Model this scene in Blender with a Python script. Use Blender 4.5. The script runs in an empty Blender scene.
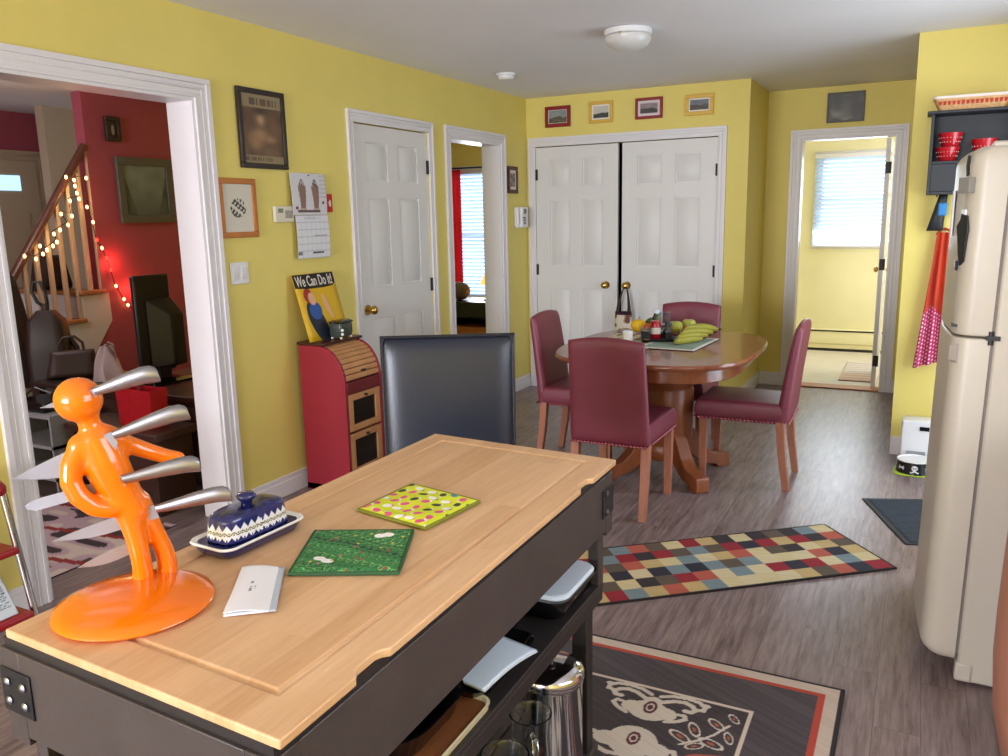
import bpy, bmesh, math, random
from mathutils import Vector, Matrix
R = math.radians
PI = math.pi
rnd = random.Random(7)
S = bpy.context.scene
COL = S.collection

def lin(c):
    def f(v):
        v = v/255.0
        return v/12.92 if v <= .04045 else ((v+.055)/1.055)**2.4
    return (f(c[0]), f(c[1]), f(c[2]), 1.0)

# ------------------------------------------------------------------ camera
cam_data = bpy.data.cameras.new('camera')
cam = bpy.data.objects.new('camera', cam_data)
COL.objects.link(cam)
YAW, PITCH, ROLL, FPX = .4705, .1948, -.0209, 816.96
fw = Vector((-math.sin(YAW)*math.cos(PITCH), math.cos(YAW)*math.cos(PITCH), -math.sin(PITCH)))
r0 = Vector((math.cos(YAW), math.sin(YAW), 0)); u0 = r0.cross(fw)
rt = r0*math.cos(ROLL)+u0*math.sin(ROLL); up = u0*math.cos(ROLL)-r0*math.sin(ROLL)
cam.matrix_world = Matrix(((rt.x, up.x, -fw.x, 3.031), (rt.y, up.y, -fw.y, 0), (rt.z, up.z, -fw.z, 1.4787), (0, 0, 0, 1)))
cam_data.sensor_fit = 'HORIZONTAL'; cam_data.sensor_width = 36
cam_data.lens = FPX/1008*36
cam_data.clip_start = .02
S.camera = cam

# ------------------------------------------------------------------ light
S.view_settings.view_transform = 'Standard'
S.view_settings.look = 'None'
S.view_settings.gamma = 1
S.view_settings.use_curve_mapping = False
S.view_settings.exposure = 0.2
S.cycles.use_denoising = True
S.cycles.max_bounces = 8
S.cycles.diffuse_bounces = 5
S.cycles.caustics_reflective = False
S.cycles.caustics_refractive = False
S.cycles.sample_clamp_indirect = 4
world = bpy.data.worlds.new('sky'); S.world = world
world.use_nodes = True
world.node_tree.nodes['Background'].inputs[0].default_value = (.72, .86, 1, 1)
world.node_tree.nodes['Background'].inputs[1].default_value = 1.5

def area(name, loc, aim, sx, sy, power, col):
    d = bpy.data.lights.new(name, 'AREA'); d.shape = 'RECTANGLE'; d.size = sx; d.size_y = sy
    d.energy = power; d.color = col
    o = bpy.data.objects.new(name, d); COL.objects.link(o)
    o.location = loc
    o.rotation_euler = (Vector(aim)-Vector(loc)).to_track_quat('-Z', 'Y').to_euler()
    return o
# daylight through the windows behind the camera, the patio door by the doormat,
# the rear room and study blinds; added fills brighten rear and living rooms
area('window_daylight', (1.3, -4.35, 1.5), (1.2, 2, 1.6), 2.4, 1.3, 340, (.87, .895, 1))
area('window_daylight', (3.9, 1.2, 1.55), (0, 2.4, 1.0), 1.4, 1.0, 26, (.84, .88, 1))
area('patio_daylight', (3.88, 4.35, 1.15), (1.5, 4.1, .7), 1.3, 1.9, 38, (.80, .90, 1))
area('rear_room_fill', (4.3, 8.35, 1.5), (2.3, 8.4, .9), 1.0, 1.2, 30, (.96, .97, 1))  # added fill that brightens the rear room, no window behind it
area('rear_blind_daylight', (2.36, 9.13, 1.55), (2.36, 7, .6), .7, .9, 16, (.85, .93, 1))
area('living_fill', (-1.5, -2.2, 1.5), (-1.8, 4, 1.3), 1.4, 1.2, 70, (1, .95, .95))  # added fill that lifts the living room, its source unseen
area('study_daylight', (-1.6, 9.1, 1.3), (-1.2, 7, .8), .8, 1.3, 36, (.9, .95, 1))

# ------------------------------------------------------------------ materials
M = {}
def nodes_of(name):
    m = bpy.data.materials.new(name); m.use_nodes = True
    nt = m.node_tree; b = nt.nodes['Principled BSDF']
    M[name] = m
    return m, nt, b
def N(nt, kind, **kw):
    n = nt.nodes.new(kind)
    for k, v in kw.items():
        if k in ('inp',):
            for a, b in v.items(): n.inputs[a].default_value = b
        else: setattr(n, k, v)
    return n
def mat(name, c, rough=.5, metal=0, spec=.5, var=0, vs=8, bump=0, bs=60, trans=0, emit=0, coat=0, alpha=1, ior=1.45, sub=0, stretch=(1, 1, 1)):
    m, nt, b = nodes_of(name)
    col = lin(c)
    b.inputs['Base Color'].default_value = col
    b.inputs['Roughness'].default_value = rough
    b.inputs['Metallic'].default_value = metal
    b.inputs['Specular IOR Level'].default_value = spec
    b.inputs['Transmission Weight'].default_value = trans
    b.inputs['IOR'].default_value = ior
    b.inputs['Coat Weight'].default_value = coat
    b.inputs['Coat Roughness'].default_value = .1
    b.inputs['Alpha'].default_value = alpha
    if emit:
        b.inputs['Emission Color'].default_value = col
        b.inputs['Emission Strength'].default_value = emit
    tc = None
    if var or bump:
        tc = N(nt, 'ShaderNodeTexCoord'); mp = N(nt, 'ShaderNodeMapping'); mp.inputs['Scale'].default_value = stretch
        nt.links.new(tc.outputs['Object'], mp.inputs[0])
    if var:
        no = N(nt, 'ShaderNodeTexNoise', inp={'Scale': vs, 'Detail': 5})
        nt.links.new(mp.outputs[0], no.inputs['Vector'])
        rp = N(nt, 'ShaderNodeValToRGB')
        lo = [max(0, v*(1-var)) for v in col[:3]]+[1]; hi = [min(1, v*(1+var)) for v in col[:3]]+[1]
        rp.color_ramp.elements[0].color = lo; rp.color_ramp.elements[1].color = hi
        rp.color_ramp.elements[0].position = .3; rp.color_ramp.elements[1].position = .7
        nt.links.new(no.outputs[0], rp.inputs[0]); nt.links.new(rp.outputs[0], b.inputs['Base Color'])
    if bump:
        n2 = N(nt, 'ShaderNodeTexNoise', inp={'Scale': bs, 'Detail': 3})
        nt.links.new(mp.outputs[0], n2.inputs['Vector'])
        bp = N(nt, 'ShaderNodeBump', inp={'Strength': bump, 'Distance': .01})
        nt.links.new(n2.outputs[0], bp.inputs['Height']); nt.links.new(bp.outputs[0], b.inputs['Normal'])
    return m
def planks(name, cs, width, length, along='y', rough=.4, gap=.0014, gapcol=(64, 50, 48), grain=.25, gscale=18, coat=0, tone=1.0):
    """boards of `width` running along one axis, each with its own tone and a stretched grain"""
    m, nt, b = nodes_of(name)
    tc = N(nt, 'ShaderNodeTexCoord'); sp = N(nt, 'ShaderNodeSeparateXYZ')
    nt.links.new(tc.outputs['Object'], sp.inputs[0])
    def ma(op, a, v=None, w=None):
        n = N(nt, 'ShaderNodeMath', operation=op)
        for i, q in enumerate((a, v, w)):
            if q is None: continue
            if hasattr(q, 'is_output') or isinstance(q, bpy.types.NodeSocket): nt.links.new(q, n.inputs[i])
            else: n.inputs[i].default_value = q
        return n.outputs[0]
    ac, al = (sp.outputs[0], sp.outputs[1]) if along == 'y' else (sp.outputs[1], sp.outputs[0])
    u = ma('DIVIDE', ac, width); iu = ma('FLOOR', u)
    wn = N(nt, 'ShaderNodeTexWhiteNoise', noise_dimensions='1D'); nt.links.new(iu, wn.inputs['W'])
    v = ma('ADD', ma('DIVIDE', al, length), ma('MULTIPLY', wn.outputs[0], 7.3)); iv = ma('FLOOR', v)
    w2 = N(nt, 'ShaderNodeTexWhiteNoise', noise_dimensions='2D')
    cb = N(nt, 'ShaderNodeCombineXYZ'); nt.links.new(iu, cb.inputs[0]); nt.links.new(iv, cb.inputs[1]); nt.links.new(cb.outputs[0], w2.inputs['Vector'])
    c3 = N(nt, 'ShaderNodeCombineXYZ')
    nt.links.new(ma('MULTIPLY', ac, gscale), c3.inputs[0]); nt.links.new(ma('MULTIPLY', al, gscale*.09), c3.inputs[1])
    nt.links.new(ma('MULTIPLY', w2.outputs[0], 30), c3.inputs[2])
    no = N(nt, 'ShaderNodeTexNoise', inp={'Scale': 1.0, 'Detail': 7, 'Roughness': .65}); nt.links.new(c3.outputs[0], no.inputs['Vector'])
    f = ma('ADD', ma('MULTIPLY', w2.outputs[0], 1-grain), ma('MULTIPLY', ma('SUBTRACT', no.outputs[0], .25), grain*2))
    rp = N(nt, 'ShaderNodeValToRGB'); nt.links.new(f, rp.inputs[0])
    el = rp.color_ramp.elements
    for i, c in enumerate(cs):
        p = i/(len(cs)-1)
        e = el[0] if i == 0 else (el[1] if i == len(cs)-1 else el.new(p))
        e.position = p; e.color = lin(c)
    fu = ma('FRACT', u); fv = ma('FRACT', v)
    g1 = ma('LESS_THAN', fu, gap/width); g2 = ma('LESS_THAN', fv, gap/length)
    g = ma('MAXIMUM', g1, g2)
    mx = N(nt, 'ShaderNodeMix', data_type='RGBA'); nt.links.new(ma('MULTIPLY', g, .7), mx.inputs[0])
    nt.links.new(rp.outputs[0], mx.inputs[6]); mx.inputs[7].default_value = lin(gapcol)
    nt.links.new(mx.outputs[2], b.inputs['Base Color'])
    b.inputs['Roughness'].default_value = rough
    b.inputs['Coat Weight'].default_value = coat
    bp = N(nt, 'ShaderNodeBump', inp={'Strength': .12, 'Distance': .004}); nt.links.new(no.outputs[0], bp.inputs['Height'])
    nt.links.new(bp.outputs[0], b.inputs['Normal'])
    return m
def painted(name, rough=.6, coat=0):
    m, nt, b = nodes_of(name)
    a = N(nt, 'ShaderNodeAttribute', attribute_name='Col'); nt.links.new(a.outputs['Color'], b.inputs['Base Color'])
    b.inputs['Roughness'].default_value = rough; b.inputs['Coat Weight'].default_value = coat
    return m

mat('yellow_paint', (222, 205, 113), .6, var=.03, vs=3, bump=.05, bs=250)
mat('cream_paint', (236, 228, 184), .6, var=.03, vs=3)
mat('ceiling_paint', (230, 229, 234), .8, var=.02, vs=2, bump=.05, bs=200)
mat('white_trim', (222, 219, 222), .38)
mat('door_white', (218, 216, 214), .42)
mat('red_paint', (150, 70, 86), .6, var=.05, vs=3)
mat('beige_paint', (176, 160, 140), .7)
planks('floor_laminate', [(72, 53, 50), (106, 84, 80), (126, 104, 101), (166, 148, 148)], .125, 1.22, 'y', .34, grain=.85, gscale=52)
mat('beige_tile', (206, 196, 176), .5, var=.06, vs=6)
planks('butcher_block', [(190, 144, 100), (204, 160, 116), (214, 173, 130), (224, 186, 146)], .05, .9, 'y', .42, gap=.0004, gapcol=(190, 142, 98), grain=.62, gscale=60)
mat('cart_paint', (66, 59, 60), .42, var=.10, vs=14, bump=.04, bs=90)
mat('cart_dark', (40, 36, 38), .45)
mat('bracket_iron', (48, 48, 54), .4, metal=.6)
mat('screw_steel', (140, 140, 150), .3, metal=1)
mat('orange_plastic', (236, 116, 4), .16, spec=.6, coat=.4)
mat('steel', (150, 150, 158), .34, metal=.95, bump=.03, bs=200, stretch=(1, 12, 12))
mat('blade_steel', (164, 166, 178), .42, metal=.6)
mat('chrome', (215, 215, 220), .08, metal=1)
mat('brass', (196, 160, 84), .22, metal=1)
mat('iron', (46, 42, 40), .5, metal=.4)
mat('maroon_leather', (122, 50, 67), .46, spec=.65, var=.08, vs=10, bump=.08, bs=180)
mat('black_leather', (30, 34, 48), .30, spec=.5, bump=.06, bs=160)
mat('piping_leather', (20, 20, 24), .5)
mat('leg_wood', (172, 112, 90), .42, var=.12, vs=14, stretch=(4, 4, 1))
mat('nailhead', (168, 92, 104), .3, metal=.8)
mat('grip_grey', (168, 158, 150), .5)
planks('table_wood', [(112, 58, 36), (132, 72, 46), (146, 84, 54)], .12, 1.3, 'y', .24, gap=.0005, gapcol=(100, 52, 34), grain=.75, gscale=22, coat=.25)
mat('pedestal_wood', (136, 76, 44), .34, var=.15, vs=9, stretch=(3, 3, .6))
mat('cabinet_red', (142, 30, 46), .45, var=.04, vs=5)
mat('cabinet_red_dark', (104, 26, 30), .5)
planks('oak', [(168, 112, 66), (188, 134, 84), (200, 148, 98)], .05, .6, 'x', .5, gap=.0004, grain=.6, gscale=40)
mat('smoked_glass', (26, 22, 20), .12, spec=.6)
mat('mahogany', (66, 32, 26), .35, var=.15, vs=8)
mat('dark_wood', (60, 34, 26), .45, var=.15, vs=8)
mat('espresso', (44, 34, 30), .5)
mat('black_plastic', (26, 26, 28), .35)
mat('black_gloss', (14, 14, 16), .1, spec=.6)
mat('black_frame', (46, 36, 32), .45)
mat('oak_frame', (176, 110, 52), .45, var=.12, vs=12)
mat('red_frame', (134, 24, 28), .4)
mat('yellow_frame', (214, 172, 70), .45)
mat('brown_frame', (78, 40, 36), .45)
mat('grey_frame', (92, 88, 80), .5)
mat('pewter_frame', (88, 92, 90), .4, metal=.3)
mat('plastic_cream', (214, 208, 190), .45)
mat('plastic_white', (224, 224, 226), .4)
mat('lcd', (120, 130, 112), .3)
mat('fridge_white', (184, 176, 162), .36, spec=.5, bump=.03, bs=300)
mat('fridge_gasket', (120, 112, 106), .7)
mat('glass_clear', (245, 250, 250), .03, trans=1, ior=1.45)
mat('glass_thin', (225, 235, 240), .05, trans=.95, ior=1.2)
mat('frosted', (232, 232, 230), .3, trans=.25)
mat('ceramic_white', (230, 230, 228), .25, coat=.3)
mat('navy_ceramic', (28, 34, 92), .15, coat=.5, var=.25, vs=60)
mat('wall_white', (206, 204, 200), .6)
painted('painted_ceramic', .15, .5); painted('painted_cloth', .9); painted('painted_print', .45); painted('painted_pile', .95)
mat('paper', (232, 234, 240), .6)
mat('paper_grey', (170, 178, 190), .6)
mat('blind_slat', (225, 234, 244), .5)
mat('sky_pane', (206, 226, 250), .3, emit=2.6)
mat('lite_pane', (170, 220, 255), .3, emit=1.3)
mat('curtain_red', (210, 56, 66), .8, var=.15, vs=30)
mat('apron_orange', (176, 58, 34), .8, var=.1, vs=20)
mat('rubber_mat', (52, 60, 72), .75, bump=.5, bs=140, var=.15, vs=90)
mat('rubber_edge', (32, 36, 44), .6)
mat('lime', (176, 204, 60), .6)
mat('step_red', (158, 26, 34), .35)
mat('bulb_warm', (255, 196, 120), .3, emit=7)
mat('bulb_red', (255, 40, 30), .3, emit=5)
mat('lamp_shade', (255, 190, 90), .6, emit=1.2)
mat('wire_dark', (40, 34, 26), .6)
mat('stair_white', (196, 200, 204), .5)
mat('baluster_wood', (188, 164, 138), .5)
mat('rail_wood', (84, 48, 36), .35)
mat('tread_wood', (150, 104, 62), .45)
mat('cloth_dark', (40, 30, 26), .9, var=.2, vs=20)
mat('vac_brown', (44, 32, 28), .45)
mat('bag_brown', (50, 32, 28), .5, var=.15, vs=12)
mat('plastic_bag', (220, 200, 205), .25, trans=.45, ior=1.1)
mat('bag_red', (176, 16, 30), .4, var=.12, vs=24)
mat('grey_shelf', (150, 154, 160), .5)
mat('pouf', (104, 88, 78), .9, bump=.6, bs=90)
mat('tan_leather', (176, 120, 98), .5, var=.1, vs=4)
mat('dark_inside', (12, 12, 13), .9)
mat('navy_box', (56, 66, 62), .3, var=.3, vs=40)
mat('pearl', (226, 224, 214), .25)
mat('red_glaze', (176, 26, 36), .2, coat=.4)
mat('shelf_black', (34, 36, 40), .5)
mat('wicker', (206, 160, 110), .7, var=.2, vs=60)
mat('stripe_white', (224, 214, 204), .6)
mat('apple_green', (190, 192, 84), .35, var=.18, vs=14)
mat('apple_red', (186, 64, 48), .3, var=.25, vs=20)
mat('tomato', (150, 52, 40), .3, var=.2, vs=16)
mat('lemon', (226, 182, 24), .4, var=.08, vs=30)
mat('orange_fruit', (214, 96, 44), .45)
mat('pepper_green', (76, 104, 34), .3, var=.2, vs=14)
mat('banana', (164, 160, 62), .5, var=.12, vs=16)
mat('stem_brown', (58, 46, 26), .7)
mat('jam_red', (170, 20, 34), .2)
mat('amber_food', (196, 140, 70), .3)
mat('mat_green', (150, 170, 156), .8)
mat('tray_dark', (48, 50, 54), .35)
mat('cream_enamel', (214, 204, 168), .35)
mat('board_brown', (120, 72, 40), .5)
mat('lid_sheen_cap_blue', (216, 230, 250), .25, coat=.3)  # window reflection coloured into the casserole lid; plain blue on the bottle cap
mat('ribbon', (46, 24, 32), .6)
mat('red_tag', (186, 36, 30), .5)
mat('felt_blue', (60, 130, 190), .8)
mat('grey_clip', (130, 128, 122), .4)
mat('skin_tone_print', (214, 172, 140), .6)

# ------------------------------------------------------------------ builders
class G:
    """collects shapes, then becomes one mesh object"""
    def __init__(s): s.bm = bmesh.new()
    def quad(s, ps):
        return s.bm.faces.new([s.bm.verts.new(p) for p in ps])
    def box(s, x0, x1, y0, y1, z0, z1):
        v = [s.bm.verts.new((x, y, z)) for z in (z0, z1) for y in (y0, y1) for x in (x0, x1)]
        for f in ((0, 2, 3, 1), (4, 5, 7, 6), (0, 1, 5, 4), (2, 6, 7, 3), (0, 4, 6, 2), (1, 3, 7, 5)):
            s.bm.faces.new([v[i] for i in f])
        return s
    def hexa(s, bot, top):
        return s.loft([bot, top])
    def loft(s, rings, cap=True, closed=False):
        vs = [[s.bm.verts.new(p) for p in r] for r in rings]
        n = len(vs[0])
        seq = list(range(len(vs)-1))
        for i in seq:
            a, b = vs[i], vs[i+1]
            for j in range(n):
                s.bm.faces.new((a[j], a[(j+1) % n], b[(j+1) % n], b[j]))
        if closed:
            a, b = vs[-1], vs[0]
            for j in range(n): s.bm.faces.new((a[j], a[(j+1) % n], b[(j+1) % n], b[j]))
        elif cap:
            s.bm.faces.new(list(reversed(vs[0]))); s.bm.faces.new(vs[-1])
        return s
    def lathe(s, prof, c=(0, 0, 0), seg=24, sx=1, sy=1, cap=True):
        rings = []
        for r, z in prof:
            r = max(r, .0004)
            rings.append([(c[0]+sx*r*math.cos(2*PI*k/seg), c[1]+sy*r*math.sin(2*PI*k/seg), c[2]+z) for k in range(seg)])
        return s.loft(rings, cap)
    def tube(s, pts, rad, seg=10, closed=False, flat=1.0):
        P = [Vector(p) for p in pts]; n = len(P); rings = []
        rf = rad if callable(rad) else (lambda t: rad)
        prev = None
        for i, p in enumerate(P):
            a = P[i-1] if i > 0 else (P[-1] if closed else p)
            b = P[(i+1) % n] if (i < n-1 or closed) else p
            t = (b-a)
            t = t.normalized() if t.length > 1e-9 else Vector((0, 0, 1))
            if prev is None:
                h = Vector((0, 0, 1)) if abs(t.z) < .9 else Vector((1, 0, 0))
                x = t.cross(h).normalized()
            else:
                x = (prev-t*prev.dot(t))
                x = x.normalized() if x.length > 1e-6 else prev
            prev = x; y = t.cross(x)
            r = rf(i/max(1, n-1))
            rings.append([p+x*(r*math.cos(2*PI*k/seg))+y*(r*flat*math.sin(2*PI*k/seg)) for k in range(seg)])
        return s.loft(rings, True, closed)
    def cyl(s, a, b, r, r2=None, seg=16):
        r2 = r if r2 is None else r2
        return s.tube([a, b], lambda t: r+(r2-r)*t, seg)
    def ball(s, c, r, seg=20, rings=12):
        if not isinstance(r, (tuple, list)): r = (r, r, r)
        R_ = []
        for i in range(rings+1):
            a = PI*(i/rings)
            q = max(math.sin(a), .002)
            R_.append([(c[0]+r[0]*q*math.cos(2*PI*k/seg), c[1]+r[1]*q*math.sin(2*PI*k/seg), c[2]-r[2]*math.cos(a)) for k in range(seg)])
        return s.loft(R_)
    def prism(s, poly, plane, a0, a1):
        """poly in 2D; plane 'xz' extrudes along y, 'xy' along z, 'yz' along x"""
        def P(p, a):
            return {'xz': (p[0], a, p[1]), 'xy': (p[0], p[1], a), 'yz': (a, p[0], p[1])}[plane]
        return s.loft([[P(p, a0) for p in poly], [P(p, a1) for p in poly]])
    def grid(s, fn, nu, nv):
        V = [[s.bm.verts.new(fn(i/nu, j/nv)) for i in range(nu+1)] for j in range(nv+1)]
        for j in range(nv):
            for i in range(nu):
                s.bm.faces.new((V[j][i], V[j][i+1], V[j+1][i+1], V[j+1][i]))
        return s
    def pillow(s, fn, nu=20, nv=20, p=8):
        """closed cushion: fn(u, v, e) with u, v in -1..1 and e = -1..1 through the thickness"""
        def c(t): return math.sin((t*2-1)*PI/2)
        def th(u, v): return (max(0, 1-abs(u)**p)*max(0, 1-abs(v)**p))**.5
        for sgn in (1, -1):
            s.grid(lambda a, b: fn(c(a), c(b), sgn*th(c(a), c(b))), nu, nv)
        bmesh.ops.remove_doubles(s.bm, verts=s.bm.verts, dist=1e-5)
        return s
    def move(s, f):
        for v in s.bm.verts: v.co = Vector(f(v.co))
        return s
    def done(s, name, m, parent=None, bevel=0, bseg=2, smooth=40, solid=0, sub=0, loc=None, rot=None, keep=False):
        bmesh.ops.recalc_face_normals(s.bm, faces=s.bm.faces)
        me = bpy.data.meshes.new(name); s.bm.to_mesh(me); s.bm.free()
        for p in me.polygons: p.use_smooth = True
        me.set_sharp_from_angle(angle=R(smooth))
        o = bpy.data.objects.new(name, me); COL.objects.link(o)
        if m: me.materials.append(M[m] if isinstance(m, str) else m)
        if parent: o.parent = parent
        if loc: o.location = loc
        if rot: o.rotation_euler = rot
        if bevel:
            b = o.modifiers.new('bevel', 'BEVEL'); b.width = bevel; b.segments = bseg; b.limit_method = 'ANGLE'; b.angle_limit = R(35)
            b.harden_normals = False
        if solid:
            b = o.modifiers.new('solid', 'SOLIDIFY'); b.thickness = solid; b.offset = 0
        if sub:
            b = o.modifiers.new('sub', 'SUBSURF'); b.levels = sub; b.render_levels = sub
        return o

def tag(o, label, cat, group=None, kind=None):
    o['label'] = label; o['category'] = cat
    if group: o['group'] = group
    if kind: o['kind'] = kind
    return o
def thing(name, label, cat, loc=(0, 0, 0), rz=0, group=None):
    o = bpy.data.objects.new(name, None); COL.objects.link(o)
    o.empty_display_size = .05
    o.location = loc; o.rotation_euler = (0, 0, rz)
    return tag(o, label, cat, group)
def struct(o):
    o['kind'] = 'structure'; return o
def copy_tree(o, parent=None):
    c = o.copy(); COL.objects.link(c)
    if parent: c.parent = parent
    for ch in list(o.children): copy_tree(ch, c)
    return c
def paint(name, m, pos, col, nu, nv, parent=None, solid=0, back=None):
    """a dense grid whose points carry the printed / woven pattern as colours"""
    verts = [pos(i/nu, j/nv) for j in range(nv+1) for i in range(nu+1)]
    faces = [(j*(nu+1)+i, j*(nu+1)+i+1, (j+1)*(nu+1)+i+1, (j+1)*(nu+1)+i) for j in range(nv) for i in range(nu)]
    me = bpy.data.meshes.new(name); me.from_pydata(verts, [], faces)
    at = me.color_attributes.new('Col', 'FLOAT_COLOR', 'POINT')
    buf = []
    for j in range(nv+1):
        for i in range(nu+1): buf += lin(col(i/nu, j/nv))
    at.data.foreach_set('color', buf)
    for p in me.polygons: p.use_smooth = True
    me.materials.append(M[m])
    o = bpy.data.objects.new(name, me); COL.objects.link(o)
    if parent: o.parent = parent
    if solid:
        b = o.modifiers.new('solid', 'SOLIDIFY'); b.thickness = solid; b.offset = 0
    return o
def text_mesh(name, body, size, m, parent, mtx, extrude=.0008, spread=1.0, shear=0):
    cu = bpy.data.curves.new(name, 'FONT'); cu.body = body; cu.size = size; cu.extrude = extrude; cu.align_x = 'CENTER'; cu.align_y = 'CENTER'
    cu.space_character = spread; cu.offset = size*.012
    t = bpy.data.objects.new(name, cu); COL.objects.link(t)
    bpy.context.view_layer.update()
    me = bpy.data.meshes.new_from_object(t.evaluated_get(bpy.context.evaluated_depsgraph_get()))
    bpy.data.objects.remove(t); bpy.data.curves.remove(cu)
    me.materials.clear(); me.materials.append(M[m])
    o = bpy.data.objects.new(name, me); COL.objects.link(o); o.parent = parent; o.matrix_local = mtx
    return o
def hsh(*a):
    x = math.sin(sum((i+1)*12.9898*v+78.233*i for i, v in enumerate(a)))*43758.5453
    return x-math.floor(x)
def vnoise(x, y, sd=0):
    ix, iy = math.floor(x), math.floor(y); fx, fy = x-ix, y-iy
    fx = fx*fx*(3-2*fx); fy = fy*fy*(3-2*fy)
    a, b, c, d = hsh(ix, iy, sd), hsh(ix+1, iy, sd), hsh(ix, iy+1, sd), hsh(ix+1, iy+1, sd)
    return (a*(1-fx)+b*fx)*(1-fy)+(c*(1-fx)+d*fx)*fy
def mixc(a, b, t):
    t = max(0, min(1, t)); return tuple(a[i]+(b[i]-a[i])*t for i in range(3))

# ================================================================== SETTING
H = 2.44; T = .155; YC = 6.468; XC = 1.83; YB = 7.26; XP = 2.943; YP = 5.388
g = G(); g.box(-4.6, 4.6, -4.7, 7.36, -.06, 0); struct(g.done('floor', 'floor_laminate'))
g = G(); g.box(1.2, 4.6, 7.36, 9.5, -.06, .002); struct(g.done('floor_rear', 'beige_tile'))
g = G(); g.box(-3.6, 1.2, 7.36, 9.5, -.06, 0); struct(g.done('floor_study', 'floor_laminate'))
g = G(); g.box(-4.6, 4.6, -4.7, 9.6, H, H+.08); struct(g.done('ceiling', 'ceiling_paint'))
# left wall with the wide opening, the cupboard door and the narrow opening
g = G()
HD = 2.045
for y0, y1, z0, z1 in ((-4.6, 1.89, 0, H), (1.89, 2.87, HD, H), (2.87, 4.055, 0, H), (4.055, 4.89, HD, H), (4.89, 5.18, 0, H), (5.18, 5.975, HD, H), (5.975, 6.64, 0, H)):
    g.box(-T, 0, y0, y1, z0, z1)
struct(g.done('wall_left', 'yellow_paint'))
g = G()
for x0, x1, z0, z1 in ((0, .085, 0, H), (.085, 1.607, HD, H), (1.607, XC, 0, H)):
    g.box(x0, x1, YC, YC+.12, z0, z1)
struct(g.done('wall_closet', 'yellow_paint'))
g = G(); g.box(XC-.1, XC, YC+.12, YB+.12, 0, H); struct(g.done('wall_alcove', 'yellow_paint'))
g = G(); g.box(0, XC-.1, 7.26, 7.38, 0, H); struct(g.done('wall_cupboard', 'dark_inside'))
g = G()
for x0, x1, z0, z1 in ((XC, 2.104, 0, H), (2.104, 2.808, HD, H), (2.808, XP, 0, H)):
    g.box(x0, x1, YB, YB+.12, z0, z1)
struct(g.done('wall_rear', 'yellow_paint'))
g = G(); g.box(XP, 4.1, YP, 7.38, 0, H); struct(g.done('wall_pier', 'yellow_paint'))
g = G()
for y0, y1, z0, z1 in ((-4.6, .45, 0, H), (.45, 1.95, 0, 1.05), (.45, 1.95, 2.05, H), (1.95, 3.75, 0, H), (3.75, 5.15, 2.08, H), (5.15, YP, 0, H)):
    g.box(3.98, 4.1, y0, y1, z0, z1)
struct(g.done('wall_right', 'yellow_paint'))
g = G()
for x0, x1, z0, z1 in ((-.155, .1, 0, H), (.1, 2.5, 0, .85), (.1, 2.5, 2.15, H), (2.5, 4.1, 0, H)):
    g.box(x0, x1, -4.6, -4.48, z0, z1)
struct(g.done('wall_front', 'wall_white'))

def window(name, ax, fix, a0, a1, z0, z1, pane='glass_thin', wide=.07, face=1, bars=(), sill=True):
    """casing, sash and pane in a wall; ax 'x' means the window spans x at y=fix"""
    def bx(g, p0, p1, d0, d1, q0, q1):
        lo, hi = sorted((fix+face*d0, fix+face*d1))
        if ax == 'x': g.box(p0, p1, lo, hi, q0, q1)
        else: g.box(lo, hi, p0, p1, q0, q1)
    root = G()
    for p0, p1, q0, q1 in ((a0-wide, a0, z0-wide, z1+wide), (a1, a1+wide, z0-wide, z1+wide), (a0, a1, z1, z1+wide), (a0, a1, z0-wide, z0)):
        bx(root, p0, p1, 0, .018, q0, q1)
    root = struct(root.done(name, 'white_trim', bevel=.004))
    g = G()
    for p0, p1, q0, q1 in ((a0, a0+.04, z0, z1), (a1-.04, a1, z0, z1), (a0+.04, a1-.04, z1-.04, z1), (a0+.04, a1-.04, z0, z0+.04), (a0+.04, a1-.04, (z0+z1)/2-.02, (z0+z1)/2+.02)):
        bx(g, p0, p1, -.06, -.02, q0, q1)
    g.done('sash', 'white_trim', root, bevel=.003)
    g = G(); bx(g, a0+.04, a1-.04, -.045, -.041, z0+.04, z1-.04); g.done('pane', pane, root)
    return root
window('window_3', 'x', -4.48, .1, 2.5, .85, 2.15)
window('window_4', 'y', 3.98, .45, 1.95, 1.05, 2.05, face=-1)
window('door_5', 'y', 3.98, 3.75, 5.15, .06, 2.05, face=-1)

# casings -------------------------------------------------------------
def casing(name, ax, fix, a0, a1, ztop, w, face, m='white_trim', wt=None, floor=0):
    """three-sided moulded casing round an opening a0..a1 on a wall plane"""
    wt = w if wt is None else wt
    g = G()
    def bx(p0, p1, d, q0, q1):
        lo, hi = sorted((fix, fix+face*d))
        if ax == 'x': g.box(p0, p1, lo, hi, q0, q1)
        else: g.box(lo, hi, p0, p1, q0, q1)
    for f0, f1, d in ((0, .14, .015), (.14, .42, .0115), (.42, .5, .014), (.5, .72, .0115), (.72, 1, .019)):
        bx(a0-w*f1, a0-w*f0, d, floor, ztop+wt*f0)
        bx(a1+w*f0, a1+w*f1, d, floor, ztop+wt*f0)
        bx(a0-w*f1, a1+w*f1, d, ztop+wt*f0, ztop+wt*f1)
    return struct(g.done(name, m, bevel=.002))
casing('trim_1', 'y', 0, 1.89, 2.87, HD, .094, 1, wt=.087)
casing('trim_2', 'y', 0, 4.055, 4.89, HD, .055, 1, wt=.07)
casing('trim_3', 'y', 0, 5.18, 5.975, HD, .072, 1, wt=.073)
casing('trim_4', 'x', YC, .085, 1.607, HD, .064, -1, wt=.073)
casing('trim_5', 'x', YB, 2.104, 2.808, HD, .083, -1, wt=.075)
casing('trim_6', 'y', -T, 1.89, 2.87, HD, .08, -1)
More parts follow.
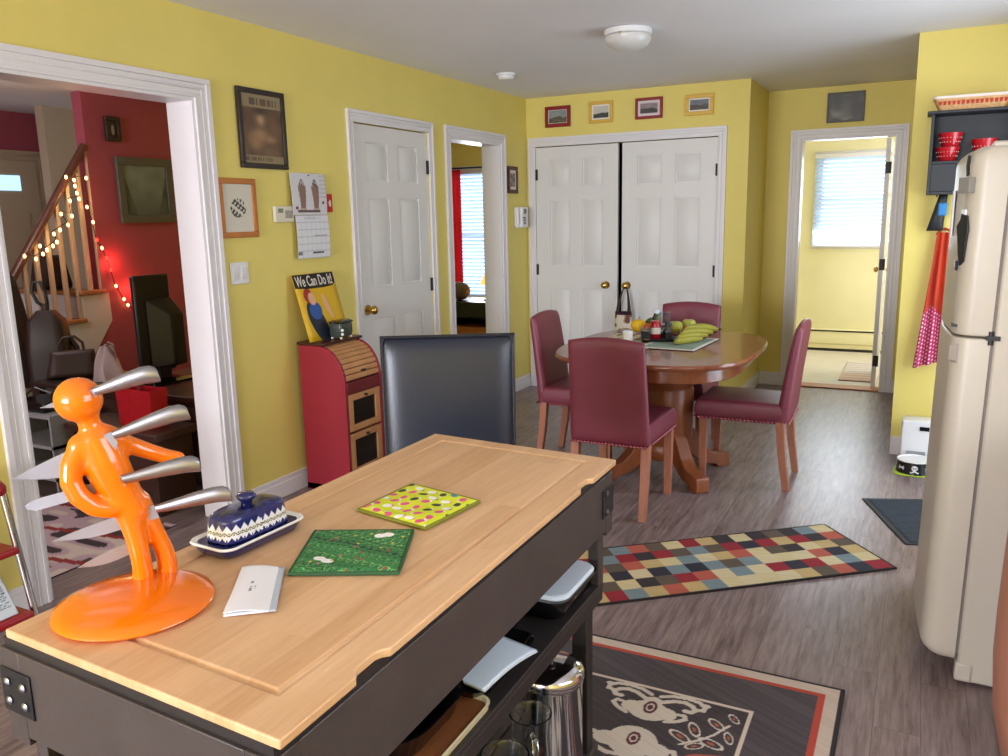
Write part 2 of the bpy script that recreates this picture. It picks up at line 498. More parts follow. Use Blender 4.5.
# jamb linings
g = G()
for y0, y1 in ((1.89, 2.87), (5.18, 5.975)):
    g.box(-T-.004, .004, y0, y0+.014, 0, HD); g.box(-T-.004, .004, y1-.014, y1, 0, HD); g.box(-T-.004, .004, y0+.014, y1-.014, HD-.014, HD)
struct(g.done('trim_7', 'white_trim'))
g = G(); g.box(2.104, 2.114, YB-.004, YB+.124, 0, HD); g.box(2.798, 2.808, YB-.004, YB+.124, 0, HD); g.box(2.114, 2.798, YB-.004, YB+.124, HD-.01, HD)
struct(g.done('trim_8', 'white_trim'))
# baseboards
def base(name, segs, m='white_trim'):
    g = G()
    for x0, x1, y0, y1 in segs:
        g.box(x0, x1, y0, y1, 0, .085)
        # moulded cap, thinner
        cx0, cx1, cy0, cy1 = x0, x1, y0, y1
        if x1-x0 < y1-y0: cx1 = x0+(x1-x0)*.55 if x0 >= 0 else x1
        else: cy0 = y1-(y1-y0)*.55
        g.box(cx0, cx1, cy0, cy1, .085, .112)
    return struct(g.done(name, m, bevel=.003))
base('baseboard_left', ((0, .016, -4.48, 1.795), (0, .016, 2.965, 4.0), (0, .016, 4.946, 5.107), (0, .016, 6.048, YC)))
base('baseboard_closet', ((1.672, XC, YC-.016, YC),))
base('baseboard_alcove', ((XC, XC+.016, YC, YB),))
base('baseboard_rear', ((XC+.016, 2.02, YB-.016, YB), (2.892, XP, YB-.016, YB)))
base('baseboard_pier', ((XP, 3.98, YP-.016, YP),))
g = G(); g.box(2.114, 2.798, YB-.02, YB+.14, 0, .012); struct(g.done('trim_9', 'oak_frame', bevel=.004))

# six panel doors ------------------------------------------------------
def panel_door(name, w, h, rows=((1.70, 1.93), (1.05, 1.60), (.22, .86)), stile=.125, mid=.11, t=.035, m='door_white', hinge=None, knob=None, loc=(0, 0, 0), rz=0):
    """local: x out of the face, y along the width, z up"""
    g = G()
    pw = (w-2*stile-mid)/2
    cols = ((stile, stile+pw), (stile+pw+mid, w-stile))
    rows = sorted(rows)
    g.box(-t, -.0145, 0, w, 0, h)
    for a, b in ((0, stile), (stile+pw, stile+pw+mid), (w-stile, w)): g.box(-.0145, 0, a, b, 0, h)
    zs = [0]+[z for r in rows for z in r]+[h]
    for i in range(0, len(zs), 2):
        for c in cols: g.box(-.0145, 0, c[0], c[1], zs[i], zs[i+1])
    for (a, b) in cols:
        for (c, d) in rows:
            k = .010; q = .034
            o = [(-.0145, a+k, c+k), (-.0145, b-k, c+k), (-.0145, b-k, d-k), (-.0145, a+k, d-k)]
            i_ = [(-.002, a+q, c+q), (-.002, b-q, c+q), (-.002, b-q, d-q), (-.002, a+q, d-q)]
            g.loft([o, i_])
    root = struct(g.done(name, m, loc=loc, rot=(0, 0, rz)))
    if knob:
        ky, kz = knob
        k = G()
        k.tube([(0, ky, kz), (.008, ky, kz)], .031, 20)
        k.tube([(.006, ky, kz), (.035, ky, kz)], .011, 14)
        k.ball((.052, ky, kz), (.022, .029, .029), 20, 12)
        k.done('knob', 'brass', root)
    if hinge:
        hy, hzs = hinge
        for z in hzs:
            k = G(); k.cyl((.006, hy, z-.045), (.006, hy, z+.045), .007, seg=10); k.box(-.001, .003, hy-.014, hy+.014, z-.045, z+.045)
            k.done('hinge', 'iron', root)
    return root
panel_door('door_1', .829, 2.03, loc=(-.006, 4.058, .008), knob=(.067, .922), hinge=(.826, (1.81, 1.02, .25)))
panel_door('door_2', .723, 2.03, loc=(.088, YC-.004, .008), rz=-PI/2, knob=(.627, .898), hinge=(.002, (1.81, 1.02, .25)))
panel_door('door_3', .757, 2.03, loc=(.847, YC-.004, .008), rz=-PI/2, knob=(.049, .898), hinge=(.757, (1.79, 1.02, .25)))
# open door to the rear room, seen on edge
panel_door('door_4', .70, 2.02, loc=(2.765, 7.395, .012), rz=0, knob=None)
# its knob and hinges
d4 = bpy.data.objects['door_4']
for sx in (-1, 1):
    k = G(); xx = -.0175+sx*.0175
    k.tube([(xx, .635, .94), (xx+sx*.03, .635, .94)], .011, 12); k.ball((xx+sx*.045, .635, .94), (.02, .027, .027), 16, 10)
    k.done('knob', 'brass', d4)
for z in (1.79, 1.02, .22):
    k = G(); k.box(-.03, .004, -.004, .001, z-.045, z+.045); k.cyl((.006, -.005, z-.045), (.006, -.005, z+.045), .007, seg=10); k.done('hinge', 'iron', d4)

# rear room --------------------------------------------------------------
g = G()
for x0, x1, z0, z1 in ((1.2, 2.03, 0, H), (2.03, 2.72, 0, 1.12), (2.03, 2.72, 2.03, H), (2.72, 4.5, 0, H)):
    g.box(x0, x1, 9.3, 9.42, z0, z1)
struct(g.done('wall_rear_window', 'cream_paint'))
g = G(); g.box(1.2, 1.3, 7.38, 9.3, 0, H); struct(g.done('wall_rear_left', 'cream_paint'))
g = G(); g.box(4.4, 4.5, 7.38, 9.3, 0, H); struct(g.done('wall_rear_right', 'cream_paint'))
g = G(); g.box(1.3, 2.104, 7.38, 7.385, 0, H); g.box(2.808, 4.4, 7.38, 7.385, 0, H); g.box(2.104, 2.808, 7.38, 7.385, HD, H); struct(g.done('wall_rear_front', 'cream_paint'))
def blinds(parent, x0, x1, z0, z1, y, n, tilt=24, cord=True):
    g = G(); g.box(x0-.01, x1+.01, y-.02, y+.03, z1-.045, z1); g.done('head_rail', 'white_trim', parent, bevel=.004)
    a = R(tilt)
    proto = None
    for k in range(n):
        z = z0+.02+(z1-z0-.075)*k/(n-1)
        if proto is None:
            g = G(); hw = .022
            pr_ = [(-hw, -.002), (0, .0015), (hw, -.002), (hw, -.0035), (0, 0), (-hw, -.0035)]
            g.loft([[(x, q[0]*math.cos(a)-q[1]*math.sin(a), q[0]*math.sin(a)+q[1]*math.cos(a)) for q in pr_] for x in (x0, x1)])
            proto = g.done('slat', 'blind_slat', parent, loc=(0, y, z))
        else:
            c = proto.copy(); COL.objects.link(c); c.parent = parent; c.location = (0, y, z)
    g = G(); g.box(x0, x1, y-.02, y+.02, z0, z0+.016); g.done('bottom_rail', 'white_trim', parent, bevel=.003)
    if cord:
        g = G(); g.cyl((x0+.1, y-.035, z1-.05), (x0+.09, y-.035, z1-.55), .004, seg=8); g.done('wand', 'plastic_white', parent)
# slats let daylight through
def translucent(name, c, f):
    m = M[name]; nt = m.node_tree; b = nt.nodes['Principled BSDF']; out = nt.nodes['Material Output']
    t = N(nt, 'ShaderNodeBsdfTranslucent'); t.inputs[0].default_value = lin(c)
    mx = N(nt, 'ShaderNodeMixShader'); mx.inputs[0].default_value = f
    nt.links.new(b.outputs[0], mx.inputs[1]); nt.links.new(t.outputs[0], mx.inputs[2]); nt.links.new(mx.outputs[0], out.inputs[0])
translucent('blind_slat', (236, 244, 252), .6)
translucent('curtain_red', (250, 96, 96), .6)
w1 = window('window_1', 'x', 9.3, 2.03, 2.72, 1.12, 2.03, pane='sky_pane', wide=.04, face=-1)
b = thing('blinds', 'white slatted blind over the rear room window', 'blind', (0, 0, 0))
blinds(b, 2.0, 2.745, 1.10, 2.045, 9.262, 22, tilt=-44)
# baseboard heater
t = thing('baseboard_heater', 'long cream baseboard heater under the rear room window', 'heater', (2.7, 9.3, 0))
g = G(); g.prism([(0, .03), (0, .235), (-.05, .235), (-.062, .215), (-.062, .085), (-.05, .075), (-.05, .03)], 'yz', -1.0, 1.2)
g.done('cover', 'cream_paint', t, bevel=.004)
g = G(); g.box(-.99, 1.19, -.066, -.058, .212, .226); g.done('slot', 'iron', t)
g = G(); g.box(-.99, 1.19, -.045, -.005, .002, .075); g.done('fins', 'iron', t)

# living room seen through the wide opening ---------------------------------
RX = -2.5
g = G()
g.prism([(4.178, 0), (4.178, H), (5.05, H), (5.05, 0)], 'yz', RX-.1, RX)
g.prism([(3.66, 0), (3.66, .20), (3.98, .43), (4.24, .77), (4.24, 0)], 'yz', RX-.1, RX-.002)
struct(g.done('wall_stairs', 'red_paint'))
g = G(); g.box(-3.5, -3.4, 4.50, 5.2, 0, H); struct(g.done('wall_stairwell', 'beige_paint'))
g = G(); g.box(-4.05, -3.95, -2.5, 5.2, 0, H); struct(g.done('wall_entry', 'red_paint'))
g = G(); g.box(-4.05, -3.4, 5.05, 5.15, 0, H); struct(g.done('wall_landing', 'beige_paint'))
g = G(); g.box(-2.5, -T, 5.0, 5.12, 0, H); struct(g.done('wall_partition', 'yellow_paint'))
g = G()
for x0, x1, z0, z1 in ((-4.05, -2.4, 0, H), (-2.4, -1.0, 0, .85), (-2.4, -1.0, 2.1, H), (-1.0, -T, 0, H)): g.box(x0, x1, -2.5, -2.4, z0, z1)
struct(g.done('wall_living_front', 'red_paint'))
window('window_added', 'x', -2.4, -2.4, -1.0, .85, 2.1)  # unseen window, added to go with the living room fill light
# entry door with its glass lite
g = G(); g.box(-3.95, -3.93, 3.85, 4.75, 0, 2.04)
for z0, z1 in ((.2, .8), (.95, 1.6)):
    g.box(-3.93, -3.92, 3.98, 4.25, z0, z1); g.box(-3.93, -3.92, 4.35, 4.63, z0, z1)
d = struct(g.done('door_6', 'beige_paint', bevel=.005))
g = G(); g.box(-3.93, -3.922, 4.05, 4.58, 1.785, 1.91); g.done('pane', 'lite_pane', d)
casing('trim_10', 'y', -3.95, 3.85, 4.75, 2.04, .08, 1, m='beige_paint')

# rear left room beyond the narrow opening
g = G()
for x0, x1, z0, z1 in ((-3.4, -2.48, 0, H), (-2.48, -1.3, 0, .47), (-2.48, -1.3, 2.06, H), (-1.3, 1.2, 0, H)):
    g.box(x0, x1, 9.3, 9.42, z0, z1)
struct(g.done('wall_study_window', 'yellow_paint'))
g = G(); g.box(-3.5, -3.4, 5.15, 9.42, 0, H); struct(g.done('wall_study_left', 'yellow_paint'))
g = G(); g.box(-T, 0, 6.64, 9.3, 0, H); struct(g.done('wall_study_right', 'yellow_paint'))
window('window_2', 'x', 9.3, -2.48, -1.3, .47, 2.06, pane='sky_pane', wide=.05, face=-1)
b = thing('blinds', 'white slatted blind beside the red curtain through the narrow opening', 'blind', (0, 0, 0))
blinds(b, -2.47, -1.3, .48, 2.06, 9.262, 34, tilt=-50, cord=False)
# curtain
def curtain_fn(u, v):
    return (-2.47+.29*u, 9.17+.018*math.sin(u*30)*(1-.3*v), .40+1.67*v)
g = G(); g.grid(curtain_fn, 60, 12)
c = g.done('curtain', 'curtain_red', solid=.004); tag(c, 'bright red curtain hanging beside the slatted blind', 'curtain')
g = G(); g.cyl((-2.6, 9.17, 2.085), (-1.15, 9.17, 2.085), .011); g.ball((-2.61, 9.17, 2.085), .02); g.ball((-1.14, 9.17, 2.085), .02)
for x in (-2.55, -1.2): g.cyl((x, 9.17, 2.085), (x, 9.3, 2.085), .007)
r = g.done('curtain_rod', 'iron'); tag(r, 'thin dark rod above the red curtain', 'curtain rod')

# ================================================================== KITCHEN CART
CA, CB, CC, CD = (1.869, .652), (2.419, .622), (2.411, 1.805), (1.877, 1.845)   # corners of its top
cx0, cy0 = 2.145, 1.23
cart = thing('kitchen_cart', 'dark kitchen cart with a grooved butcher block top in the foreground', 'kitchen cart', (cx0, cy0, 0))
def cm(u, v):   # 0..1 across, 0..1 along, in the cart's own space
    x = (CA[0]*(1-u)+CB[0]*u)*(1-v)+(CD[0]*(1-u)+CC[0]*u)*v
    y = (CA[1]*(1-u)+CB[1]*u)*(1-v)+(CD[1]*(1-u)+CC[1]*u)*v
    return x-cx0, y-cy0
WU, WV = 1/.54, 1/1.19
def cmm(p):    # metres from the corner
    a = cm(p[0]*WU, p[1]*WV); return (a[0], a[1], p[2])
# outline with finger scoops on the right edge
out = [(0, 0), (.54, 0)]
def scoop(y0, y1):
    for k in range(9):
        t = k/8; out.append((.54-.013*min(1, math.sin(PI*t)*1.8), y0+(y1-y0)*t))
scoop(.145, .225); scoop(.955, 1.035)
out += [(.54, 1.19), (0, 1.19)]
g = G()
# top with a milled groove: build as outer deck, groove floor, inner deck
gi = [(.053, .062), (.476, .062), (.476, 1.148), (.053, 1.148)]
def ring(off): return [(.053+off, .066+off), (.478-off, .066+off), (.478-off, 1.146-off), (.053+off, 1.146-off)]
bm = g.bm
zt, zb = .90, .8865
def vring(pts, z): return [bm.verts.new(cmm((p[0], p[1], z))) for p in pts]
o_t, o_b = vring(out, zt), vring(out, zb)
r = [vring(ring(0), zt), vring(ring(.003), zt-.0045), vring(ring(.0075), zt-.0045), vring(ring(.0115), zt)]
n = len(out)
for j in range(n): bm.faces.new((o_b[j], o_b[(j+1) % n], o_t[(j+1) % n], o_t[j]))
bm.faces.new(list(reversed(o_b)))
for a, b in zip(r[:-1], r[1:]):
    for j in range(4): bm.faces.new((a[j], a[(j+1) % 4], b[(j+1) % 4], b[j]))
bm.faces.new(r[-1])
# deck between the outline and the groove
i0, i1 = 0, 1
bm.faces.new((o_t[0], o_t[1], r[0][1], r[0][0]))
bm.faces.new([o_t[k] for k in range(1, n-1)]+[r[0][2], r[0][1]])
bm.faces.new((o_t[n-2], o_t[n-1], r[0][3], r[0][2]))
bm.faces.new((o_t[n-1], o_t[0], r[0][0], r[0][3]))
g.done('butcher_block_top', 'butcher_block', cart, bevel=.0025, bseg=2, smooth=30)
def cbox(g, u0, u1, v0, v1, z0, z1):
    g.loft([[cmm((a, b, z)) for a, b in ((u0, v0), (u1, v0), (u1, v1), (u0, v1))] for z in (z0, z1)])
    return g
FU0, FU1, FV0, FV1 = -.014, .532, -.005, 1.186
g = G(); cbox(g, FU0+.006, FU1-.004, FV0+.006, FV1-.004, .872, .8865); g.done('sub_top', 'cart_dark', cart)
P_ = .046
for q in ((FU0+P_, FU1-P_, FV0, FV0+.022), (FU0+P_, FU1-P_, FV1-.022, FV1), (FU0, FU0+.022, FV0+P_, FV1-P_), (FU1-.022, FU1, FV0+P_, FV1-P_)):
    g = G(); cbox(g, *q, .735, .872); g.done('apron', 'cart_paint', cart, bevel=.0015)
for u, v in ((FU0, FV0), (FU1-P_, FV0), (FU1-P_, FV1-P_), (FU0, FV1-P_)):
    g = G(); cbox(g, u, u+P_, v, v+P_, .722, .872); g.done('corner_post', 'cart_paint', cart, bevel=.0015)
for u, v in ((.004, .018), (.488, .018), (.488, 1.13), (.004, 1.13)):
    g = G(); cbox(g, u, u+.028, v, v+.036, .592, .735); g.done('upper_post', 'cart_paint', cart, bevel=.002)
L_ = .042
for u, v in ((.03, .05), (.498-L_, .05), (.498-L_, 1.14-L_), (.03, 1.14-L_)):
    z0 = .0095
    g = G()
    def sq(k, z): return [cmm((a, b, z)) for a, b in ((u+k, v+k), (u+L_-k, v+k), (u+L_-k, v+L_-k), (u+k, v+L_-k))]
    g.loft([sq(.004, z0), sq(0, z0+.004), sq(0, .55)]); g.done('leg', 'cart_dark', cart, bevel=.004)
g = G(); cbox(g, .004, .516, .02, 1.166, .578, .592); g.done('middle_shelf', 'cart_dark', cart, bevel=.002)
for q in ((.008, .03, .022, 1.164), (.494, .516, .022, 1.164)):
    g = G(); cbox(g, *q, .545, .5785); g.done('shelf_rail', 'cart_dark', cart, bevel=.003)
g = G()
for k in range(8): cbox(g, .03+.0605*k, .03+.0605*k+.052, .03, 1.16, .13, .148)
g.done('lower_shelf', 'cart_paint', cart, bevel=.002)
for v in (.012, 1.156):
    g = G(); cbox(g, .056, .484, v, v+.022, .11, .15); g.done('lower_rail', 'cart_paint', cart, bevel=.002)
# iron corner brackets, each with its screws
def bracket(u0, u1, v0, v1, z0, z1, screws, nrm):
    g = G(); cbox(g, u0, u1, v0, v1, z0, z1); b = g.done('corner_bracket', 'bracket_iron', cart, bevel=.001)
    for u, v, z in screws:
        p = Vector(cmm((u, v, z))); g = G()
        g.tube([p, p+Vector(nrm)*.003, p+Vector(nrm)*.0055], lambda t: .007 if t < .6 else .003, 12); g.done('screw', 'screw_steel', b)
zb0, zb1 = .772, .842
bracket(FU0-.001, FU0+.072, FV0-.003, FV0+.0, zb0, zb1, [(FU0+.056, FV0-.003, .822), (FU0+.056, FV0-.003, .792), (FU0+.018, FV0-.003, .822), (FU0+.018, FV0-.003, .792)], (0, -1, 0))
bracket(FU1-.072, FU1+.001, FV0-.003, FV0, zb0, zb1, [(FU1-.056, FV0-.003, .822), (FU1-.056, FV0-.003, .792), (FU1-.018, FV0-.003, .822), (FU1-.018, FV0-.003, .792)], (0, -1, 0))
bracket(FU1, FU1+.003, FV1-.072, FV1, zb0, zb1, [(FU1+.003, FV1-.05, .83), (FU1+.003, FV1-.05, .784)], (1, 0, 0))

# ---- things on its top
ZT = .9004
# orange figure knife holder
N2 = Vector((.793, -.609, 0)); T2 = Vector((.609, .793, 0)); P0 = Vector((1.95, .83, 0))
bx_, by_ = 1.987, .783
kb = thing('knife_holder', 'glossy orange leaning figure knife holder on an oval base', 'knife holder', (bx_, by_, ZT))
g = G()
g.lathe([(0, 0), (.104, 0), (.113, .002), (.1165, .006), (.114, .011), (.098, .017), (.07, .0225), (.035, .026), (0, .027)], seg=64)
g.done('base', 'orange_plastic', kb, smooth=60)
def W(u, z, d=0):
    p = P0+T2*u+N2*d; return (p.x-bx_, p.y-by_, z-ZT)
# silhouette chains: (u, z, depth, radius)
chains = [
    [(-.050, 1.180, 0, .016), (-.050, 1.196, 0, .016)],
    [(-.044, 1.154, 0, .028), (-.036, 1.125, 0, .033), (-.027, 1.095, 0, .032), (-.013, 1.060, 0, .028), (-.003, 1.04, 0, .026)],
    [(-.066, 1.152, .006, .018), (-.036, 1.163, 0, .021), (-.014, 1.152, -.006, .017)],
    [(-.066, 1.148, .006, .017), (-.080, 1.125, .012, .0165), (-.0835, 1.100, .016, .0158), (-.075, 1.076, .018, .0155), (-.056, 1.056, .018, .015), (-.036, 1.048, .016, .0145), (-.016, 1.052, .012, .013)],
    [(-.016, 1.150, -.006, .016), (.006, 1.136, -.016, .0145), (.030, 1.122, -.020, .0135), (.055, 1.110, -.020, .0125), (.072, 1.106, -.018, .011)],
    [(-.012, 1.042, .004, .0215), (-.007, 1.020, .006, .019), (-.003, .990, .008, .0165), (.000, .960, .008, .0155), (.001, .935, .006, .0158), (-.001, .912, .004, .0175)],
    [(.004, 1.046, -.006, .0215), (.013, 1.022, -.008, .018), (.025, .990, -.010, .0155), (.035, .960, -.010, .0152), (.038, .935, -.010, .016), (.036, .915, -.010, .0175)],
]
g = G()
for ch in chains:
    P = [W(a, b, c) for a, b, c, r_ in ch]; rr = [c[3] for c in ch]
    # finer chain by interpolation
    PP, RR = [], []
    for i in range(len(P)-1):
        for k in range(5):
            t = k/5; PP.append(tuple(P[i][j]*(1-t)+P[i+1][j]*t for j in range(3))); RR.append(rr[i]*(1-t)+rr[i+1]*t)
    PP.append(P[-1]); RR.append(rr[-1])
    m_ = len(PP)-1
    g.tube(PP, lambda t, RR=RR, m_=m_: RR[min(m_, int(round(t*m_)))], 14)
    for q, r_ in ((PP[0], RR[0]), (PP[-1], RR[-1])): g.ball(q, r_, 14, 8)
g.ball(W(-.0605, 1.2215), .0345, 24, 16)
body = g.done('figure', 'orange_plastic', kb, smooth=180)
md = body.modifiers.new('remesh', 'REMESH'); md.mode = 'VOXEL'; md.voxel_size = .0028; md.use_smooth_shade = True
md = body.modifiers.new('smooth', 'SMOOTH'); md.iterations = 14; md.factor = .6
# knives: handle A->B (B the butt), blade A->tip
def knife(lbl, A, B, tip, wid, off, kind, hr=.0125):
    root = thing('kitchen_knife', lbl, 'knife', P0+T2*A[0]+N2*off[0]+Vector((0, 0, A[1])), 0, 'steel kitchen knives')
    o = root.location.copy()
    def L(u, z, d=0): return P0+T2*u+N2*d+Vector((0, 0, z))-o
    a, b = Vector(L(*A, off[0])), Vector(L(*B, off[1])); ax = (b-a).normalized(); ln = (b-a).length
    upv = N2.cross(ax).normalized()
    if upv.z < 0: upv = -upv
    # contoured handle
    rings = []
    prof = ((0, .0065, 0), (.1, .0075, 0), (.3, .0095, .001), (.55, hr*.95, .0025), (.78, hr*1.08, .003), (.92, hr*1.1, .001), (.985, hr*.95, -.002), (1, hr*.6, -.003))
    for t, r_, dz in prof:
        c = a+ax*(ln*t)+upv*dz
        rings.append([c+upv*(r_*math.cos(2*PI*k/14))+N2*(r_*.72*math.sin(2*PI*k/14)) for k in range(14)])
    g = G(); g.loft(rings); g.done('handle', 'steel', root, smooth=50)
    tp = Vector(L(*tip, off[2])); bx = (tp-a).normalized(); bl = (tp-a).length
    bu = N2.cross(bx).normalized()
    if bu.z < 0: bu = -bu
    pts_top, pts_bot = [], []
    n_ = 14
    for k in range(n_+1):
        t = k/n_
        if kind == 'chef': w_lo = wid*(1-max(0, (t-.35)/.65)**1.7)*(1 if t > .12 else .35+.65*t/.12); w_hi = .006*(1-t**3)
        elif kind == 'bread': w_lo = wid*(1 if t < .93 else 1-(t-.93)/.07*.5); w_hi = .006*(1 if t < .9 else 1-(t-.9)/.1*.9)
        else: w_lo = wid*.75*(1-max(0, (t-.45)/.55)**2); w_hi = wid*.35*(1-max(0, (t-.4)/.6)**1.6)
        c = a+bx*(bl*t)
        pts_top.append(c+bu*max(w_hi, .0004)); pts_bot.append(c-bu*max(w_lo, .0004))
    g = G()
    rings = []
    for tpnt, bpnt in zip(pts_top, pts_bot):
        rings.append([tpnt+N2*.0010, tpnt-N2*.0010, bpnt-N2*.0002, bpnt+N2*.0002])
    g.loft(rings); g.done('blade', 'blade_steel', root, smooth=30)
    return root
knife('topmost steel knife, its handle through the orange head', (-.0374, 1.2363), (.0516, 1.2592), (-.1143, 1.209), .011, (.026, .05, -.03), 'slim')
knife('chef knife with a broad blade through the orange chest', (-.019, 1.1663), (.0882, 1.1961), (-.1635, 1.1046), .036, (.024, .05, -.03), 'chef')
knife('steel knife with a long blunt-ended blade through the waist', (-.0135, 1.0965), (.0982, 1.1114), (-.1516, 1.0595), .012, (.028, .05, -.03), 'bread')
knife('lowest-handled steel knife through the orange hip', (.029, 1.0365), (.1401, 1.0553), (-.1222, .9968), .021, (.013, .05, -.03), 'slim')
knife('short steel knife, only its blade showing, between the orange legs', (.006, .9835), (.030, .990), (-.090, .957), .018, (-.001, -.001, -.001), 'slim', hr=.004)

# butter dish
bd = thing('butter_dish', 'navy and white patterned ceramic butter dish with a knobbed lid', 'butter dish', (1.958, 1.057, ZT), R(-3))
def rrect(hx, hy, r_, z, n_=6):
    P = []
    for cx, cy, a0 in ((hx-r_, hy-r_, 0), (-hx+r_, hy-r_, PI/2), (-hx+r_, -hy+r_, PI), (hx-r_, -hy+r_, 1.5*PI)):
        for k in range(n_+1):
            a = a0+PI/2*k/n_; P.append((cx+r_*math.cos(a), cy+r_*math.sin(a), z))
    return P
g = G(); g.loft([rrect(.038, .082, .02, 0), rrect(.044, .088, .022, .004), rrect(.050, .095, .024, .016), rrect(.052, .098, .024, .021)])
tr = g.done('tray', 'navy_ceramic', bd, smooth=50)
g = G(); g.loft([rrect(.053, .099, .024, .0205), rrect(.0545, .1005, .024, .023), rrect(.053, .099, .024, .0255), rrect(.049, .095, .022, .024), rrect(.045, .090, .02, .0215)], cap=False)
g.done('rim', 'ceramic_white', tr)
lid_tab = []
def _sup(a):
    c, q = math.cos(a), math.sin(a); return .038*math.copysign(abs(c)**.5, c), .078*math.copysign(abs(q)**.5, q)
acc = 0; last = _sup(0); lid_tab.append((0, 0))
for k in range(1, 1441):
    p = _sup(2*PI*k/1440); acc += math.dist(p, last); last = p; lid_tab.append((acc, 2*PI*k/1440))
def lid_ang(u):
    import bisect
    i = bisect.bisect_left(lid_tab, (u*acc, -1)); return lid_tab[min(i, 1440)][1]
def lid_pos(u, v):
    k = 1 if v < .6 else max(0.0, 1-((v-.6)/.4)**2.4)**.5
    k = k*(1-.06*min(v, .6)/.6)
    x, y = _sup(lid_ang(u))
    z = .0235+.050*(v/.6*.66 if v < .6 else .66+.34*(1-(1-(v-.6)/.4)**1.6))
    return (x*k, y*k, z)
def lid_col(u, v):
    navy, white, deep = (26, 32, 100), (226, 228, 234), (14, 18, 60)
    n_ = 24; q = (u*n_) % 1; t = abs(q*2-1)
    if v < .20: return white if (v > .03 and (v-.03) > .16*t) and not (abs(q-.5) < .1 and v < .13) else navy
    if v < .24: return white
    if v < .36:
        w_ = .30+.045*math.sin(u*n_*2*PI)
        if abs(v-w_) < .016: return deep
        if math.hypot((q-.75)*.35, v-.325) < .028 or math.hypot((q-.25)*.35, v-.275) < .028: return (60, 60, 40)
        return (220, 216, 196)
    if v < .40: return white
    if v < .60: return white if (v-.40) < .19*(1-t) and not (abs(q-.5) > .40 and v > .46) else navy
    return mixc(navy, deep, .5+.5*math.sin(u*60)) if v > .8 else navy
lid = paint('lid', 'painted_ceramic', lid_pos, lid_col, 480, 70, bd)
g = G(); g.lathe([(.010, 0), (.011, .006), (.0165, .010), (.018, .015), (.014, .020), (0, .0215)], c=(0, 0, .073), seg=24); g.done('lid_knob', 'navy_ceramic', lid, smooth=60)

# pot holders
def holder(lbl, cs, colf, edge):
    c0 = [sum(p[i] for p in cs)/4 for i in range(2)]
    root = thing('pot_holder', lbl, 'pot holder', (c0[0], c0[1], ZT), 0, 'pot holders')
    def pos(u, v, dz=0):
        x = (cs[0][0]*(1-u)+cs[1][0]*u)*(1-v)+(cs[3][0]*(1-u)+cs[2][0]*u)*v
        y = (cs[0][1]*(1-u)+cs[1][1]*u)*(1-v)+(cs[3][1]*(1-u)+cs[2][1]*u)*v
        e = min(u, v, 1-u, 1-v)
        k = .0055*min(1, (e/.06))**.5+.0022*math.sin(u*9+1)*math.sin(v*8)*min(1, e*6)
        w = .003*math.sin(u*5)
        return (x-c0[0], y-c0[1], .0045+k+dz)
    paint('quilted_cloth', 'painted_cloth', pos, colf, 150, 150, root)
    g = G(); g.grid(lambda u, v: (pos(u, v)[0], pos(u, v)[1], .0006), 6, 6); g.done('backing', edge, root)
    P = [pos(t, 0) for t in [k/14 for k in range(14)]]+[pos(1, t) for t in [k/14 for k in range(14)]]+[pos(1-t, 1) for t in [k/14 for k in range(14)]]+[pos(0, 1-t) for t in [k/14 for k in range(14)]]
    g = G(); g.tube([(p[0], p[1], .0042) for p in P], .0038, 8, closed=True); g.done('binding', edge, root)
mat('binding_green', (44, 80, 48), .9); mat('binding_olive', (120, 124, 34), .9)
def green_col(u, v):
    base_ = mixc((34, 92, 46), (60, 130, 70), vnoise(u*46, v*46, 1))
    b2 = vnoise(u*30, v*30, 5)
    if b2 > .80: base_ = (20, 56, 36)
    if abs(vnoise(u*24, v*24, 9)-.5) < .03: base_ = (120, 168, 96)
    for k in range(26):
        cx, cy = hsh(k, 1), hsh(k, 2); d = math.hypot(u-cx, v-cy)
        if d < .016: return ((170, 44, 60), (206, 176, 70), (190, 90, 100))[k % 3]
    for cx, cy in ((.22, .26), (.30, .22), (.70, .80), (.78, .82)):
        if math.hypot((u-cx)/1.3, v-cy) < .045: return (226, 224, 220)
    return base_
def yellow_col(u, v):
    base_ = (206, 214, 44)
    gx, gy = u*6.2, v*6.2
    for ix in range(int(gx)-1, int(gx)+2):
        for iy in range(int(gy)-1, int(gy)+2):
            cx, cy = ix+.5+.34*(hsh(ix, iy, 3)-.5), iy+.5+.34*(hsh(ix, iy, 4)-.5)
            dx, dy = gx-cx, gy-cy
            ang = hsh(ix, iy, 5)*6.28; ex, ey = dx*math.cos(ang)+dy*math.sin(ang), -dx*math.sin(ang)+dy*math.cos(ang)
            k = int(hsh(ix, iy, 6)*5)
            if (ex/.36)**2+(ey/.25)**2 < 1: return ((214, 84, 130), (232, 232, 228), (70, 140, 160), (232, 232, 228), (60, 66, 50))[k]
            if math.hypot(ex-.34, ey+.05) < .15: return ((236, 230, 226), (40, 44, 46), (40, 44, 46), (206, 90, 130), (226, 224, 214))[k]
    return base_
holder('dark green printed pot holder lying nearest the folded leaflet', [(2.132, .966), (2.296, 1.044), (2.217, 1.211), (2.050, 1.132)], green_col, 'binding_green')
holder('yellow pot holder with a bird print, farthest on the block', [(2.054, 1.262), (2.232, 1.229), (2.255, 1.401), (2.067, 1.439)], yellow_col, 'binding_olive')
